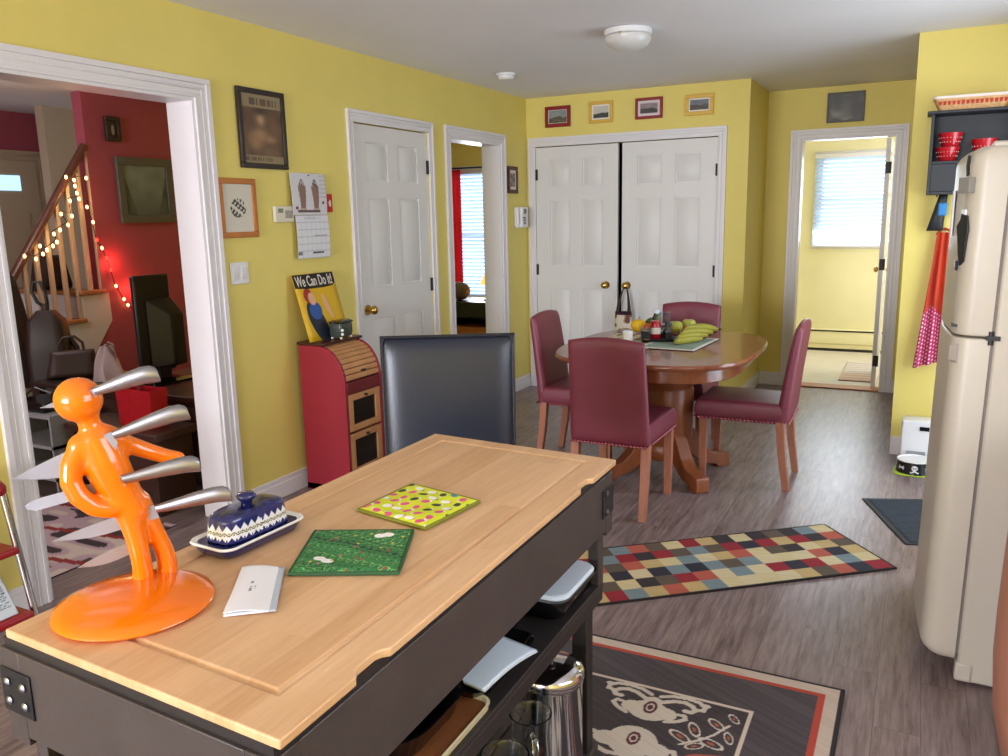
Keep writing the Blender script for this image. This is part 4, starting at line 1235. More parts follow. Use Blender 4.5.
def sketch(u, v):
    d = math.hypot((u-.5)*1.0, (v-.5)*1.3)
    if d < .26 and vnoise(u*22, v*20, 17) > .52: return (64, 62, 56)
    return (206, 200, 186)
framed('picture_frame', 'oak framed drawing of a small dark sprig by the wide opening', 'L', 0, 2.962, 3.214, 1.404, 1.691, .028, 'oak_frame', sketch, nu=70, nv=70)
def tiny(u, v):
    e = min(u, 1-u, v, 1-v)
    if e < .16: return (214, 206, 200)
    return mixc((60, 52, 50), (170, 160, 150), vnoise(u*4, v*6, 8))
framed('picture_frame', 'small narrow brown picture frame above the wall phone', 'L', 0, 6.085, 6.262, 1.665, 1.88, .03, 'brown_frame', tiny, nu=30, nv=40)
def scene(seed, sky, ground):
    def f(u, v):
        h = .45+.2*(vnoise(u*5, 0, seed)-.5)
        c = mixc(sky, (200, 200, 200), .3*vnoise(u*4, v*4, seed)) if v > h else mixc(ground, (40, 44, 36), vnoise(u*7, v*9, seed+1))
        return c
    return f
cw = 'white closet doors'
framed('picture_frame', 'red framed landscape, leftmost above the closet doors', 'F', YC, .178, .404, 2.194, 2.36, .03, 'red_frame', scene(11, (120, 130, 130), (110, 96, 74)), matw=.006, group='frames above the closet', nu=40, nv=30)
framed('picture_frame', 'yellow framed view with dark trees, second from left above the closet', 'F', YC, .565, .768, 2.203, 2.37, .026, 'yellow_frame', scene(14, (190, 186, 174), (56, 60, 50)), matw=.014, group='frames above the closet', nu=40, nv=30)
framed('picture_frame', 'red framed picture on a pale mat, third above the closet', 'F', YC, .952, 1.172, 2.207, 2.366, .022, 'red_frame', scene(17, (120, 104, 108), (80, 60, 62)), matw=.02, matc=(210, 196, 200), group='frames above the closet', nu=40, nv=30)
framed('picture_frame', 'yellow framed picture, rightmost above the closet doors', 'F', YC, 1.345, 1.565, 2.206, 2.36, .03, 'yellow_frame', scene(21, (84, 88, 100), (90, 70, 66)), matw=.012, group='frames above the closet', nu=40, nv=30)
framed('picture_frame', 'grey framed monochrome picture above the rear room doorway', 'F', YB, 2.285, 2.563, 2.16, 2.39, .012, 'grey_frame', lambda u, v: mixc((58, 56, 50), (128, 124, 114), vnoise(u*4, v*4, 31)*(1 if math.hypot(u-.45, v-.4) < .38 else .35)), nu=40, nv=40)
# thermostat
t = thing('thermostat', 'cream thermostat tucked behind the wall calendar', 'thermostat', (0, 3.407, 1.475))
g = G(); g.box(.0005, .022, -.072, .072, 0, .083); g.done('case', 'plastic_cream', t, bevel=.004)
g = G(); g.box(.022, .0232, -.05, -.012, .048, .070); g.done('display', 'lcd', t)
g = G()
for k in range(7): g.box(.022, .0228, .005+.008*k, .009+.008*k, .02, .06)
g.done('vents', 'fridge_gasket', t)
# light switch
t = thing('light_switch', 'white double light switch plate below the oak frame', 'light switch', (0, 3.067, 1.176))
g = G(); g.box(.0005, .006, -.061, .061, 0, .108); g.done('plate', 'plastic_white', t, bevel=.003)
for s_ in (-1, 1):
    g = G(); g.loft([[(.006, s_*.027-.017, .022), (.006, s_*.027+.017, .022), (.006, s_*.027+.017, .086), (.006, s_*.027-.017, .086)], [(.0075, s_*.027-.016, .024), (.0075, s_*.027+.016, .024), (.011, s_*.027+.016, .084), (.011, s_*.027-.016, .084)]])
    g.done('rocker', 'plastic_white', t)
# calendar
t = thing('wall_calendar', 'open wall calendar with a picture of two sundae glasses', 'calendar', (0, 3.61, 1.275))
def cal_pic(u, v):
    c = (206, 204, 210)
    for cx in (.30, .68):
        dx = abs(u-cx)
        if .16 < v < .70 and dx < .065+.09*(v-.16): c = (132, 104, 92)
        if .70 <= v < .86 and dx < .10*(1-(v-.70)/.2): c = (84, 66, 62) if hsh(int(u*40), int(v*40)) > .5 else (176, 168, 172)
        if .10 < v <= .16 and dx < .09: c = (180, 164, 150)
    if .07 < v < .12 and .14 < u < .8: c = (96, 74, 72)
    if (math.hypot(u-.12, (v-.17)) < .04) or (math.hypot(u-.88, v-.3) < .035): c = (110, 56, 50)
    if u > .82 and v > .4 and (v*30) % 1 > .6: c = (170, 170, 180)
    return c
def cal_grid(u, v):
    if v > .86: return (190, 190, 198) if (.25 < u < .75 and .9 < v < .96 and hsh(int(u*40)) > .4) else (216, 216, 222)
    gx, gy = (u*7) % 1, (v*6) % 1
    if gx < .06 or gy < .08: return (186, 188, 196)
    if (abs(v-.13) < .025 and .45 < u < .80): return (70, 70, 76)
    if abs(v-.12) < .04 and u < .13: return (120, 120, 126)
    if abs(v-.52) < .02 and .5 < u < .92: return (150, 152, 160)
    return (218, 218, 224)
paint('picture_page', 'painted_print', lambda u, v: (.026+.004*math.sin(v*5), -.146+.285*u, .235+.222*v), cal_pic, 90, 70, t, solid=.002)
paint('date_page', 'painted_print', lambda u, v: (.024+.006*math.sin(v*3+.5), -.128+.272*u+.006*v, .232*v+.001), cal_grid, 110, 90, t, solid=.002)
g = G(); g.cyl((.001, -.002, .447), (.032, -.002, .447), .003, seg=8); g.done('nail', 'iron', t)
# red tag
t = thing('wall_ornament', 'small upright red wall plaque beside the calendar', 'plaque', (0, 3.793, 1.525))
g = G(); g.box(.0005, .014, -.026, .026, 0, .10); g.done('plate', 'red_tag', t, bevel=.002)
g = G(); g.prism([(-.006, .034), (.010, .03), (.012, .06), (.002, .07), (-.010, .055)], 'yz', .014, .0155); g.done('white_mark', 'stripe_white', t)
# wall phone / intercom
t = thing('wall_phone', 'white wall phone beside the closet corner', 'phone', (0, 6.30, 1.386))
g = G(); g.box(.0005, .042, -.10, .10, 0, .17); g.done('body', 'plastic_white', t, bevel=.008)
g = G(); g.box(.042, .0435, -.03, .055, .115, .155); g.done('display', 'lcd', t)
g = G()
for a in range(3):
    for b_ in range(3): g.box(.042, .0445, -.02+.022*a, -.006+.022*a, .03+.022*b_, .044+.022*b_)
g.done('keys', 'fridge_gasket', t)
g = G(); g.tube([(.05, -.075, .012), (.062, -.075, .03), (.058, -.075, .085), (.062, -.075, .14), (.05, -.075, .158)], lambda q: .014+.006*abs(q-.5)*2, 12); g.done('handset', 'plastic_white', t)
# ceiling light
t = thing('ceiling_light', 'round frosted flush ceiling light', 'ceiling light', (1.565, 4.42, 2.44))
g = G(); g.lathe([(.118, -.0005), (.125, -.004), (.125, -.03), (.118, -.034)], seg=40); g.done('rim', 'plastic_white', t, smooth=40)
g = G(); g.lathe([(.114, -.034), (.122, -.038), (.122, -.055), (.108, -.078), (.08, -.096), (.04, -.107), (0, -.11)], seg=40); g.done('glass_bowl', 'frosted', t, smooth=60)
for k in range(3):
    a = 2*PI*k/3-1.6; g = G(); g.ball((.125*math.cos(a), .125*math.sin(a), -.036), .006, 8, 6); g.done('thumb_screw', 'brass', t)
t = thing('smoke_detector', 'small round white smoke detector on the ceiling', 'smoke detector', (.41, 5.28, 2.44))
g = G(); g.lathe([(.066, -.0005), (.068, -.004), (.066, -.014), (.058, -.016)], seg=32); g.done('base', 'plastic_white', t, smooth=40)
g = G(); g.lathe([(.055, -.016), (.055, -.03), (.045, -.04), (0, -.043)], seg=32); g.done('cover', 'plastic_white', t, smooth=40)

# ================================================================== RED CABINET
cb = thing('roll_top_cabinet', 'narrow red cabinet with a roll top and smoked glass oak doors', 'cabinet', (.034, 3.424, 0))
cb.scale = (.93, 1.04, 1)
def cprof(off=0):
    P = [(.0, .0), (.318-off, .0)]
    P += [(.325-off, .10), (.325-off, .60)]
    for k in range(13):
        a = PI/2*k/12
        P.append((.145+(.180-off)*math.cos(a), .60+(.215-off)*math.sin(a)))
    P += [(.0, .815-off)]
    return P
for y0, y1 in ((0, .02), (.305, .325)):
    g = G(); g.prism(cprof(), 'xz', y0, y1); g.done('side_panel', 'cabinet_red', cb, bevel=.003)
g = G(); g.prism([(0, .03), (.30, .03), (.30, .6), (.145+.165*.7, .6+.165*.7), (.145, .79), (0, .79)], 'xz', .02, .305); g.done('carcass', 'cabinet_red_dark', cb)
n_ = 9
for k in range(n_):
    a0, a1 = R(8+82*k/n_), R(8+82*(k+.86)/n_)
    g = G()
    ro, ri = (.174, .209), (.160, .195)
    def q(a, r_): return (.145+r_[0]*math.cos(a), .60+r_[1]*math.sin(a))
    am = (a0+a1)/2
    g.prism([q(a0, ri), q(a0, ro), q(am, (.178, .213)), q(a1, ro), q(a1, ri)], 'xz', .02, .305); g.done('roll_slat', 'oak', cb)
g = G(); g.box(.300, .327, .02, .305, .555, .62); g.done('front_rail', 'cabinet_red_dark', cb, bevel=.003)
for z0, z1 in ((.345, .55), (.10, .33)):
    g = G()
    for a, b_, c, d in ((.024, .301, z0, z0+.035), (.024, .301, z1-.035, z1), (.024, .064, z0+.035, z1-.035), (.261, .301, z0+.035, z1-.035)):
        g.box(.302, .324, a, b_, c, d)
    dr = g.done('door', 'oak', cb, bevel=.002)
    g = G(); g.box(.306, .314, .06, .265, z0+.03, z1-.03); g.done('glass_panel', 'smoked_glass', dr)
    g = G(); g.tube([(.324, .1625, z1-.018), (.332, .1625, z1-.018), (.342, .1625, z1-.018)], lambda t: .004+.005*t, 12); g.done('knob', 'iron', dr)
g = G(); g.tube([(.305, .1625, .665), (.322, .1625, .668), (.336, .1625, .67)], lambda t: .004+.005*t, 12); g.done('knob', 'iron', cb)
g = G(); g.box(0, .30, .0, .325, .0, .035); g.done('plinth', 'cabinet_red_dark', cb)
g = G(); g.box(-.012, .185, .0, .337, .8155, .832); g.done('top_board', 'mahogany', cb, bevel=.004)
# tin sign leaning on the wall: plain generic stand-in panel with its lettering
sg = thing('tin_sign', 'yellow tin sign lettered We Can Do It leaning above the red cabinet', 'sign', (.126, 3.588, .8345), 0)
lean = R(-15.5)
sg.rotation_euler = (0, lean, 0)
SW, SH = .345, .372
def sign_col(u, v):
    return (214, 170, 22)
paint('panel', 'painted_print', lambda u, v: (.0, -SW/2+SW*u, SH*v), sign_col, 8, 8, sg, solid=.0016)
g = G()
P = [(-SW/2+.002, SH*.80), (-SW*.2, SH*.775), (SW*.2, SH*.775), (SW/2-.03, SH*.79), (SW/2-.004, SH*.83), (SW/2-.002, SH-.002), (-SW/2+.002, SH-.002)]
g.prism(P, 'yz', .001, .0018); g.done('header_band', 'black_plastic', sg)
mt = Matrix.Translation((.0025, -.002, SH*.885)) @ Matrix(((0, 0, 1), (1, 0, 0), (0, 1, 0))).to_4x4() @ Matrix.Diagonal((.64, 1.05, 1, 1))
text_mesh('lettering', 'We Can Do It!', .078, 'stripe_white', sg, mt, extrude=.0004)
mat('print_blue', (44, 84, 156), .5); mat('print_navy', (30, 36, 52), .5); mat('print_red', (164, 44, 44), .5); mat('print_peach', (216, 170, 134), .5)
def blob(cx, cz, rx, rz_, rot=0, x=.0012, n_=28):
    P = []
    for k in range(n_):
        a = 2*PI*k/n_; p, q_ = rx*math.cos(a), rz_*math.sin(a)
        P.append((cx+p*math.cos(rot)-q_*math.sin(rot), cz+p*math.sin(rot)+q_*math.cos(rot)))
    return P
for i, (nm, P, m_) in enumerate((('printed_shape', blob(-.055, .095, .06, .13, .35), 'print_navy'), ('printed_shape', blob(-.055, .165, .05, .05, .4), 'print_blue'),
                 ('printed_shape', blob(-.085, .25, .036, .042, .2), 'print_red'), ('printed_shape', blob(-.062, .232, .028, .036, .2), 'print_peach'), ('printed_shape', blob(.05, .18, .016, .075, .28), 'print_peach'))):
    g = G(); g.prism(P, 'yz', .0009, .0014+.0002*i); g.done(nm, m_, sg)
# green tin in front
t = thing('trinket_box', 'small green grey box with pearly feet before the tin sign', 'box', (.178, 3.622, .8325), R(6))
g = G(); g.loft([rrect(.035, .058, .012, .014), rrect(.04, .063, .014, .03), rrect(.04, .063, .014, .075), rrect(.036, .06, .012, .088)]); g.done('body', 'navy_box', t, smooth=40)
g = G(); g.loft([rrect(.043, .066, .014, .088), rrect(.043, .066, .014, .096), rrect(.03, .05, .012, .104)]); g.done('lid', 'black_gloss', t, smooth=40)
for a, b_ in ((-.028, -.05), (.028, -.05), (-.028, .05), (.028, .05)):
    g = G(); g.ball((a, b_, .0085), .008, 12, 8); g.done('foot', 'pearl', t)
for k in range(2):
    g = G(); g.ball((.041, -.055, .03+.022*k), .009, 12, 8); g.done('bead', 'pearl', t)

# ================================================================== FRIDGE
FX, FY = 3.106, 2.72
fr = thing('refrigerator', 'white top-freezer refrigerator at the right, seen along its doors', 'refrigerator', (FX, FY, .004))
fr.rotation_euler = (0, .016, 0)
g = G(); g.box(.115, .80, .004, .756, .012, 1.63); g.done('cabinet', 'fridge_white', fr, bevel=.008)
g = G(); g.box(.107, .116, .010, .75, .10, 1.625); g.done('gasket', 'fridge_gasket', fr)
def dprof():
    P = [(.107, 0), (.055, 0)]
    for k in range(1, 9):
        a = PI/2*k/8; P.append((.055-.05*math.sin(a), .065-.065*math.cos(a)))
    for k in range(1, 13):
        t = k/13; P.append((.005-.020*math.sin(PI*t), .065+.63*t))
    for k in range(9):
        a = PI/2*k/8; P.append((.005+.05*(1-math.cos(a)), .695+.065*math.sin(a)))
    P += [(.107, .76)]
    return P
def dring(ins, z):
    return [(p[0]+ins*(.107-p[0])/.107, .38+(p[1]-.38)*(1-ins*.55/.38), z) for p in dprof()]
def rounded(z0, z1, rb, rt):
    rings = []
    for k in range(6):
        a_ = PI/2*k/5; rings.append(dring(rb*(1-math.sin(a_)), z0+rb*(1-math.cos(a_))))
    for k in range(6):
        a_ = PI/2*k/5; rings.append(dring(rt*(1-math.cos(a_)), z1-rt+rt*math.sin(a_)))
    return rings
g = G(); g.loft(rounded(.075, 1.099, .05, .008)); dl = g.done('door', 'fridge_white', fr, bevel=.004, smooth=40)
g = G(); g.loft(rounded(1.106, 1.645, .008, .045)); du = g.done('freezer_door', 'fridge_white', fr, bevel=.004, smooth=40)
for z in (1.645,):
    g = G(); g.box(.06, .19, .02, .075, 1.632, 1.657); g.done('hinge_cover', 'fridge_white', fr, bevel=.006)
g = G(); g.box(.094, .13, -.004, .03, 1.096, 1.109); g.cyl((.106, .004, 1.082), (.106, .004, 1.122), .008, seg=12); g.done('middle_hinge', 'black_plastic', fr)
g = G(); g.box(.11, .16, .0, .05, .012, .075); g.done('bottom_hinge', 'fridge_white', fr, bevel=.008)
# moulded grip at the meeting edges of the doors
for par, z0, z1 in ((dl, 1.02, 1.083),):
    g = G(); g.loft([[(.012, .03, z0), (.03, .012, z0), (.03, .012, z1), (.012, .03, z1)], [(.004, .022, z0+.01), (.022, .004, z0+.01), (.022, .004, z1-.01), (.004, .022, z1-.01)]])
    g.done('grip_trim', 'grip_grey', par)
g = G(); g.box(.003, .02, .02, .06, 1.128, 1.136); g.done('grip_slot', 'black_plastic', du)
for x, y in ((.2, .08), (.2, .70), (.74, .08), (.74, .70)):
    g = G(); g.cyl((x, y, .0005 if x < .5 else .0085), (x, y, .016), .018, seg=14); g.done('foot', 'black_plastic', fr)
# magnets on the freezer door
def magnet(lbl, name, y, z, hw, hh, m, rot=0, d=.006, poly=None, cat='magnet'):
    # outer face of the door at this y
    yy = y-FY
    if yy < .065: a = math.acos(max(-1, min(1, (.065-yy)/.065))); x = .055-.05*math.sin(a)
    else: a = PI/2; x = .005-.02*math.sin(PI*(yy-.065)/.63)
    t = thing(name, lbl, cat, (FX+.016*z+x-.0004*math.sin(a), y-.0004*math.cos(a), z), PI/2-a, 'things on the freezer door')
    g = G()
    P = poly or [(-hw, -hh), (hw, -hh), (hw, hh), (-hw, hh)]
    c, s_ = math.cos(rot), math.sin(rot)
    g.prism([(p[0]*c-p[1]*s_, p[0]*s_+p[1]*c) for p in P], 'yz', -d, -.0008); g.done('front', m, t, bevel=.001)
    g = G(); g.prism([(p[0]*.5*c-p[1]*.5*s_, p[0]*.5*s_+p[1]*.5*c) for p in P], 'yz', -.0008, .0); g.done('backing', 'black_plastic', t)
    return t
dogp = [(-.02, -.06), (.0, -.075), (.012, -.04), (.02, -.0), (.03, .04), (.012, .06), (.01, .075), (-.02, .07), (-.03, .03), (-.024, -.01)]
magnet('grey clip high on the near edge of the freezer door', 'magnet_clip', 2.748, 1.54, .022, .022, 'grey_clip', d=.02)
magnet('black shape magnet low on the freezer door', 'magnet', 2.755, 1.385, 0, 0, 'black_plastic', poly=dogp)
magnet('dark blue magnet under the black shape magnet', 'magnet', 2.80, 1.31, .03, .014, 'navy_ceramic')
magnet('small pale pink note on the freezer door', 'note', 2.758, 1.46, .012, .012, 'paper', cat='note')
magnet('curved black magnet near the freezer door top', 'magnet', 2.76, 1.595, 0, 0, 'black_plastic', poly=[(-.006, -.025), (.004, -.03), (.010, 0), (.004, .03), (-.006, .025), (.002, 0)])
magnet('white paper at the far side of the freezer door', 'note', 3.0, 1.46, .05, .07, 'paper', cat='note')
# curved tan thing standing before the fridge at the frame edge
t = thing('tan_hamper', 'tan round-sided hamper at the right edge before the fridge', 'hamper', (3.60, 2.36, 0))
g = G(); g.lathe([(0, .001), (.26, .001), (.285, .03), (.312, .16), (.322, .30), (.322, .42), (.318, .60), (.31, .82), (.306, .86), (.296, .86), (.30, .6), (.27, .03), (0, .02)], seg=48); g.done('body', 'tan_leather', t, smooth=60)
g = G(); g.lathe([(.304, .858), (.318, .862), (.318, .885), (.30, .9), (.15, .915), (0, .92)], seg=48); g.done('lid', 'tan_leather', t, smooth=50)

# ================================================================== CORNER BEHIND THE FRIDGE
sh = thing('wall_shelf', 'black cubby shelf hung on the wall above the fridge corner', 'shelf', (3.035, YP, 1.55))
g = G()
W_, D_ = .44, .16
g.box(0, .016, -D_, -.001, 0, .43); g.box(W_-.016, W_, -D_, -.001, 0, .43)
g.box(.016, W_-.016, -D_, -.001, 0, .016); g.box(.016, W_-.016, -.012, -.001, .016, .43); 
g.done('case', 'shelf_black', sh, bevel=.002)
g = G(); g.box(.016, W_-.016, -D_, -.012, .165, .18); g.done('middle_board', 'shelf_black', sh, bevel=.002)
g = G(); g.box(.016, W_-.016, -D_+.004, -D_+.016, .016, .165); g.done('drop_front', 'shelf_black', sh, bevel=.002)
g = G(); g.box(-.022, W_+.022, -D_-.02, -.001, .43, .446); g.done('top_board', 'shelf_black', sh, bevel=.003)
t = thing('woven_basket', 'orange and white woven basket tray on top of the black shelf', 'basket', (3.225, YP-.085, 1.9965))
g = G(); g.loft([rrect(.155, .065, .02, .0004), rrect(.185, .078, .024, .062), rrect(.180, .073, .022, .062), rrect(.15, .06, .018, .006)], cap=True); g.done('weave', 'wicker', t, smooth=40)
g = G()
for k in range(15):
    x = -.160+.022*k; g.loft([[(x, -.0745, .028), (x+.011, -.0745, .028), (x+.0145, -.0785, .048), (x-.003, -.0785, .048)], [(x, -.0705, .028), (x+.011, -.0705, .028), (x+.0145, -.0745, .048), (x-.003, -.0745, .048)]])
g.done('orange_points', 'apron_orange', t)
g = G(); g.loft([rrect(.183, .076, .024, .0605), rrect(.190, .082, .026, .0625), rrect(.190, .082, .026, .075), rrect(.185, .078, .024, .077), rrect(.180, .074, .022, .066)], cap=False); g.done('white_rim', 'stripe_white', t, smooth=40)
def punnet(x, z, r_, h, lbl):
    t = thing('red_bowl', lbl, 'bowl', (x, YP-.085, z), 0, 'red bowls in the black shelf')
    g = G(); g.lathe([(0, .0004), (r_*.62, .0004), (r_*.68, .004), (r_, h), (r_*.95, h), (r_*.62, .008), (0, .006)], seg=32); g.done('body', 'red_glaze', t, smooth=50)
    g = G()
    for i in range(2):
        for k in range(20):
            a = 2*PI*k/20; zz = h*(.35+.3*i); rr_ = r_*(.68+.32*zz/h)+.0006
            g.ball((rr_*math.cos(a), rr_*math.sin(a), zz), .0022, 6, 4)
    g.done('dots', 'stripe_white', t)
punnet(3.125, 1.7305, .062, .075, 'lower red dotted bowl of the stack at the left of the shelf')
punnet(3.135, 1.8065, .062, .075, 'upper red dotted bowl of the stack at the left of the shelf')
punnet(3.30, 1.7305, .064, .11, 'red dotted bowl at the right of the black shelf')
# apron on its hook
t = thing('apron', 'orange and pink dotted apron hanging on the wall behind the fridge', 'apron', (3.135, YP, .55))
def ap_col(u, v):
    if v > .46-.18*abs(u-.3): return mixc((206, 70, 36), (150, 40, 28), vnoise(u*7, v*3, 2))
    q, w_ = (u*9) % 1-.5, (v*34+(int(u*9) % 2)*.5) % 1-.5
    return (232, 206, 214) if math.hypot(q, w_) < .24 else (178, 40, 92)
def ap_pos(u, v):
    w = .062+.066*(1-v)**1.2
    x = -.02*(1-v)-.0+(u-.5)*2*w*.62+.012*v
    return (x, -.045-.03*(1-v)-.018*math.sin(u*16+v*2)*(1-.5*v), .02+.77*v+.05*(u-.3)*(1-v))
paint('cloth', 'painted_cloth', ap_pos, ap_col, 90, 200, t, solid=.003)
g = G(); g.tube([(-.03, -.045, .78), (-.015, -.03, .80), (.012, -.02, .812), (.035, -.03, .80), (.05, -.045, .78)], .006, 8); g.done('neck_strap', 'apron_orange', t)
g = G(); g.cyl((.012, -.0005, .805), (.012, -.03, .802), .004, seg=8); g.done('hook', 'iron', t)
t = thing('hanging_pouch', 'black pouch with a blue patch hanging beside the apron', 'pouch', (3.09, YP, 1.36))
g = G()
for s_ in (0,): g.pillow(lambda u, v, e: (.018+u*(.032-.010*v)+.016*v, -.065+e*.03-.01*v, .09+v*.10), 14, 18, 3)
g.done('body', 'shelf_black', t, smooth=70)
g = G(); g.pillow(lambda u, v, e: (.034+u*.022, -.096+e*.008, .11+v*.035), 10, 10, 6); g.done('blue_patch', 'felt_blue', t, smooth=70)
g = G(); g.tube([(.0, -.06, .18), (.004, -.03, .205), (.02, -.012, .214), (.036, -.03, .205), (.04, -.06, .18)], .004, 8); g.cyl((.02, -.0005, .212), (.02, -.02, .212), .004, seg=8); g.done('loop', 'shelf_black', t)
# pet feeder and bowl
t = thing('pet_feeder', 'white upright pet feeder box standing against the wall', 'feeder', (3.085, 5.235, 0))
g = G(); g.loft([rrect(.085, .075, .015, .0005), rrect(.085, .075, .015, .22), rrect(.082, .07, .015, .262), rrect(.075, .062, .014, .268)]); g.done('housing', 'plastic_white', t, smooth=40)
g = G(); g.box(.012, .062, -.079, -.073, .215, .238); g.done('display', 'black_gloss', t)
g = G(); g.box(-.05, .05, -.0775, -.0735, .02, .09); g.done('chute', 'grey_shelf', t)
t = thing('feeding_mat', 'lime green mat under the skull-print pet bowl', 'mat', (3.085, 5.04, 0))
g = G(); g.loft([rrect(.108, .098, .05, .0005), rrect(.112, .102, .052, .003), rrect(.108, .098, .05, .005)]); g.done('sheet', 'lime', t, smooth=40)
bw = thing('pet_bowl', 'black pet bowl printed with white skulls and bones', 'bowl', (3.085, 5.045, .0052))
def bowl_col(u, v):
    # u round the bowl (0 = toward -y), v up
    du = ((u+.5) % 1)-.5
    for c0 in (-.375, -.25, -.125, 0, .125, .25, .375):
        x = (du-c0)*2*PI*.095; z = (v-.5)*.066
        if round(c0*8) % 2 == 0:
            if math.hypot(x/1.1, z-.006) < .0145:
                if math.hypot(abs(x)-.006, z-.005) < .0042 or (abs(x) < .0015 and abs(z-.0) < .002): return (18, 18, 22)
                return (228, 230, 234)
            if abs(x) < .008 and -.014 < z < -.004: return (228, 230, 234)
            if abs(abs(x)*.45+z+.012) < .0035 and abs(x) < .02: return (228, 230, 234)
            if math.hypot(abs(x)-.019, z+.019) < .004: return (228, 230, 234)
        else:
            if abs(x) < .012 and abs(z) < .004: return (228, 230, 234)
            if math.hypot(abs(x)-.013, abs(z)-.0045) < .0055: return (228, 230, 234)
    return (18, 18, 22)
paint('printed_wall', 'painted_ceramic', lambda u, v: ((.098-.004*v)*math.sin(2*PI*u), -(.098-.004*v)*math.cos(2*PI*u), .001+.066*v), bowl_col, 360, 50, bw)
g = G(); g.lathe([(0, .0004), (.096, .0004), (.0965, .001)], seg=40, cap=True); g.lathe([(.094, .067), (.096, .071), (.092, .073), (.087, .070), (.078, .022), (0, .018)], seg=40); g.done('dish', 'ceramic_white', bw, smooth=40)

# ================================================================== STAIRS AND LIVING ROOM
sc = thing('staircase', 'white and wood staircase rising behind the red wall', 'staircase', (RX, 3.1, 0))
RUN, RISE = .18, .2
for k in range(1, 6):
    y = RUN*k
    g = G(); g.box(-.9, .025, y-.02, y+RUN+.01, RISE*k-.03, RISE*k); g.done('tread', 'tread_wood', sc, bevel=.006)
    g = G(); g.box(-.9, -.002, y, y+.015, RISE*(k-1), RISE*k-.03); g.done('riser', 'stair_white', sc)
g = G()
P = [(RUN, 0)]
for k in range(1, 6): P += [(RUN*k+.001, RISE*k-.031), (RUN*(k+1) if k < 5 else 1.125, RISE*k-.031)]
P += [(1.13, .76), (.88, .43), (.62, .16), (.56, 0)]
g.prism(P, 'yz', -.012, .006); g.done('stringer', 'stair_white', sc)
def railz(y): return 1.235+(y-.48)*1.38
for k in range(10):
    y = RUN*1.0+.09+.0985*k+.03
    kk = min(5, int((y)/RUN)); z0 = RISE*kk
    g = G(); g.box(-.032, -.004, y-.014, y+.014, z0, railz(y)-.02); g.done('baluster', 'baluster_wood', sc, bevel=.002)
g = G(); 
pts = [(-.018, .2, railz(.2)), (-.018, 1.075, railz(1.075))]
g.tube(pts, .034, 12, flat=.8); g.done('handrail', 'rail_wood', sc, smooth=60)
g = G(); g.box(-.06, .03, .1, .19, 0, 1.02); g.loft([[(-.07, .09, 1.02), (.04, .09, 1.02), (.04, .2, 1.02), (-.07, .2, 1.02)], [(-.02, .14, 1.1), (-.01, .14, 1.1), (-.01, .15, 1.1), (-.02, .15, 1.1)]]); g.done('newel_post', 'rail_wood', sc, bevel=.004)
# coats over the newel
def coat(u, v):
    a = 2*PI*u
    w = .07+.11*(1-v)**.7+.018*math.sin(a*5+v*4)*(1-v*.6)
    if v > .9: w *= .75
    return (RX+.07+.8*w*math.cos(a), 3.36+w*math.sin(a), .42+.80*v)
g = G(); g.grid(lambda u, v: coat(u, v), 48, 20); bmesh.ops.remove_doubles(g.bm, verts=g.bm.verts, dist=1e-5)
o = g.done('coats', 'cloth_dark', smooth=80); tag(o, 'dark coats heaped over the newel post at the stair foot', 'coat')
# dark bag on the stair
def bagf(u, v, e):
    return (RX-.30+e*.10, 3.98+u*(.115-.035*v), 1.135+v*.13)
g = G(); g.pillow(bagf, 14, 14, 6); o = g.done('stair_bag', 'cloth_dark', smooth=80); tag(o, 'black bag slumped on a stair by the red wall', 'bag')
o.location.z = 0
# string lights: wire, bulbs and their own faint glow
sl = thing('string_lights', 'warm string lights wound along the stair rail and red wall', 'string lights', (RX, 3.1, 0))
BW = [(3.577, 1.282), (3.656, 1.257), (3.712, 1.289), (3.697, 1.345), (3.745, 1.315), (3.794, 1.341), (3.828, 1.368), (3.813, 1.424), (3.863, 1.451), (3.930, 1.485), (3.886, 1.563), (3.970, 1.548), (3.968, 1.654), (4.042, 1.669), (4.031, 1.711), (4.022, 1.760), (3.959, 1.821), (4.020, 1.802), (4.119, 1.819), (4.099, 1.612), (4.134, 1.503)]
BR = [(4.158, 1.371), (4.192, 1.310), (4.225, 1.234), (4.248, 1.142), (4.276, 1.018), (4.334, .912), (4.364, .863), (4.60, .62), (4.777, .409)]
wire = [(.03, y-3.1, z+.02) for y, z in BW]+[(.02, y-3.1, z+.012) for y, z in BR]
g = G(); g.tube(wire, .0035, 6); g.done('wire', 'wire_dark', sl)
proto = {}
def bulb(p, m):
    if m not in proto:
        g = G(); g.ball((0, 0, 0), (.0095, .0095, .014), 10, 8); proto[m] = g.done('bulb', m, sl, loc=p)
    else:
        c = proto[m].copy(); COL.objects.link(c); c.parent = sl; c.location = p
for y, z in BW: bulb((.04, y-3.1, z), 'bulb_warm')
for k, (y, z) in enumerate(BR): bulb((.03, y-3.1, z), 'bulb_red' if k in (0, 2, 3) else 'bulb_warm')
def glow(p, e, c):
    d = bpy.data.lights.new('bulb_glow', 'POINT'); d.energy = e; d.color = c; d.shadow_soft_size = .03
    o = bpy.data.objects.new('bulb_glow', d); COL.objects.link(o); o.location = p
glow((RX+.07, 4.27, 1.20), 1.6, (1, .10, .06)); glow((RX+.07, 4.40, .98), 1.2, (1, .10, .06)); glow((RX+.14, 3.98, 1.70), 1.2, (1, .6, .26)); glow((RX+.14, 3.75, 1.33), .6, (1, .6, .26))

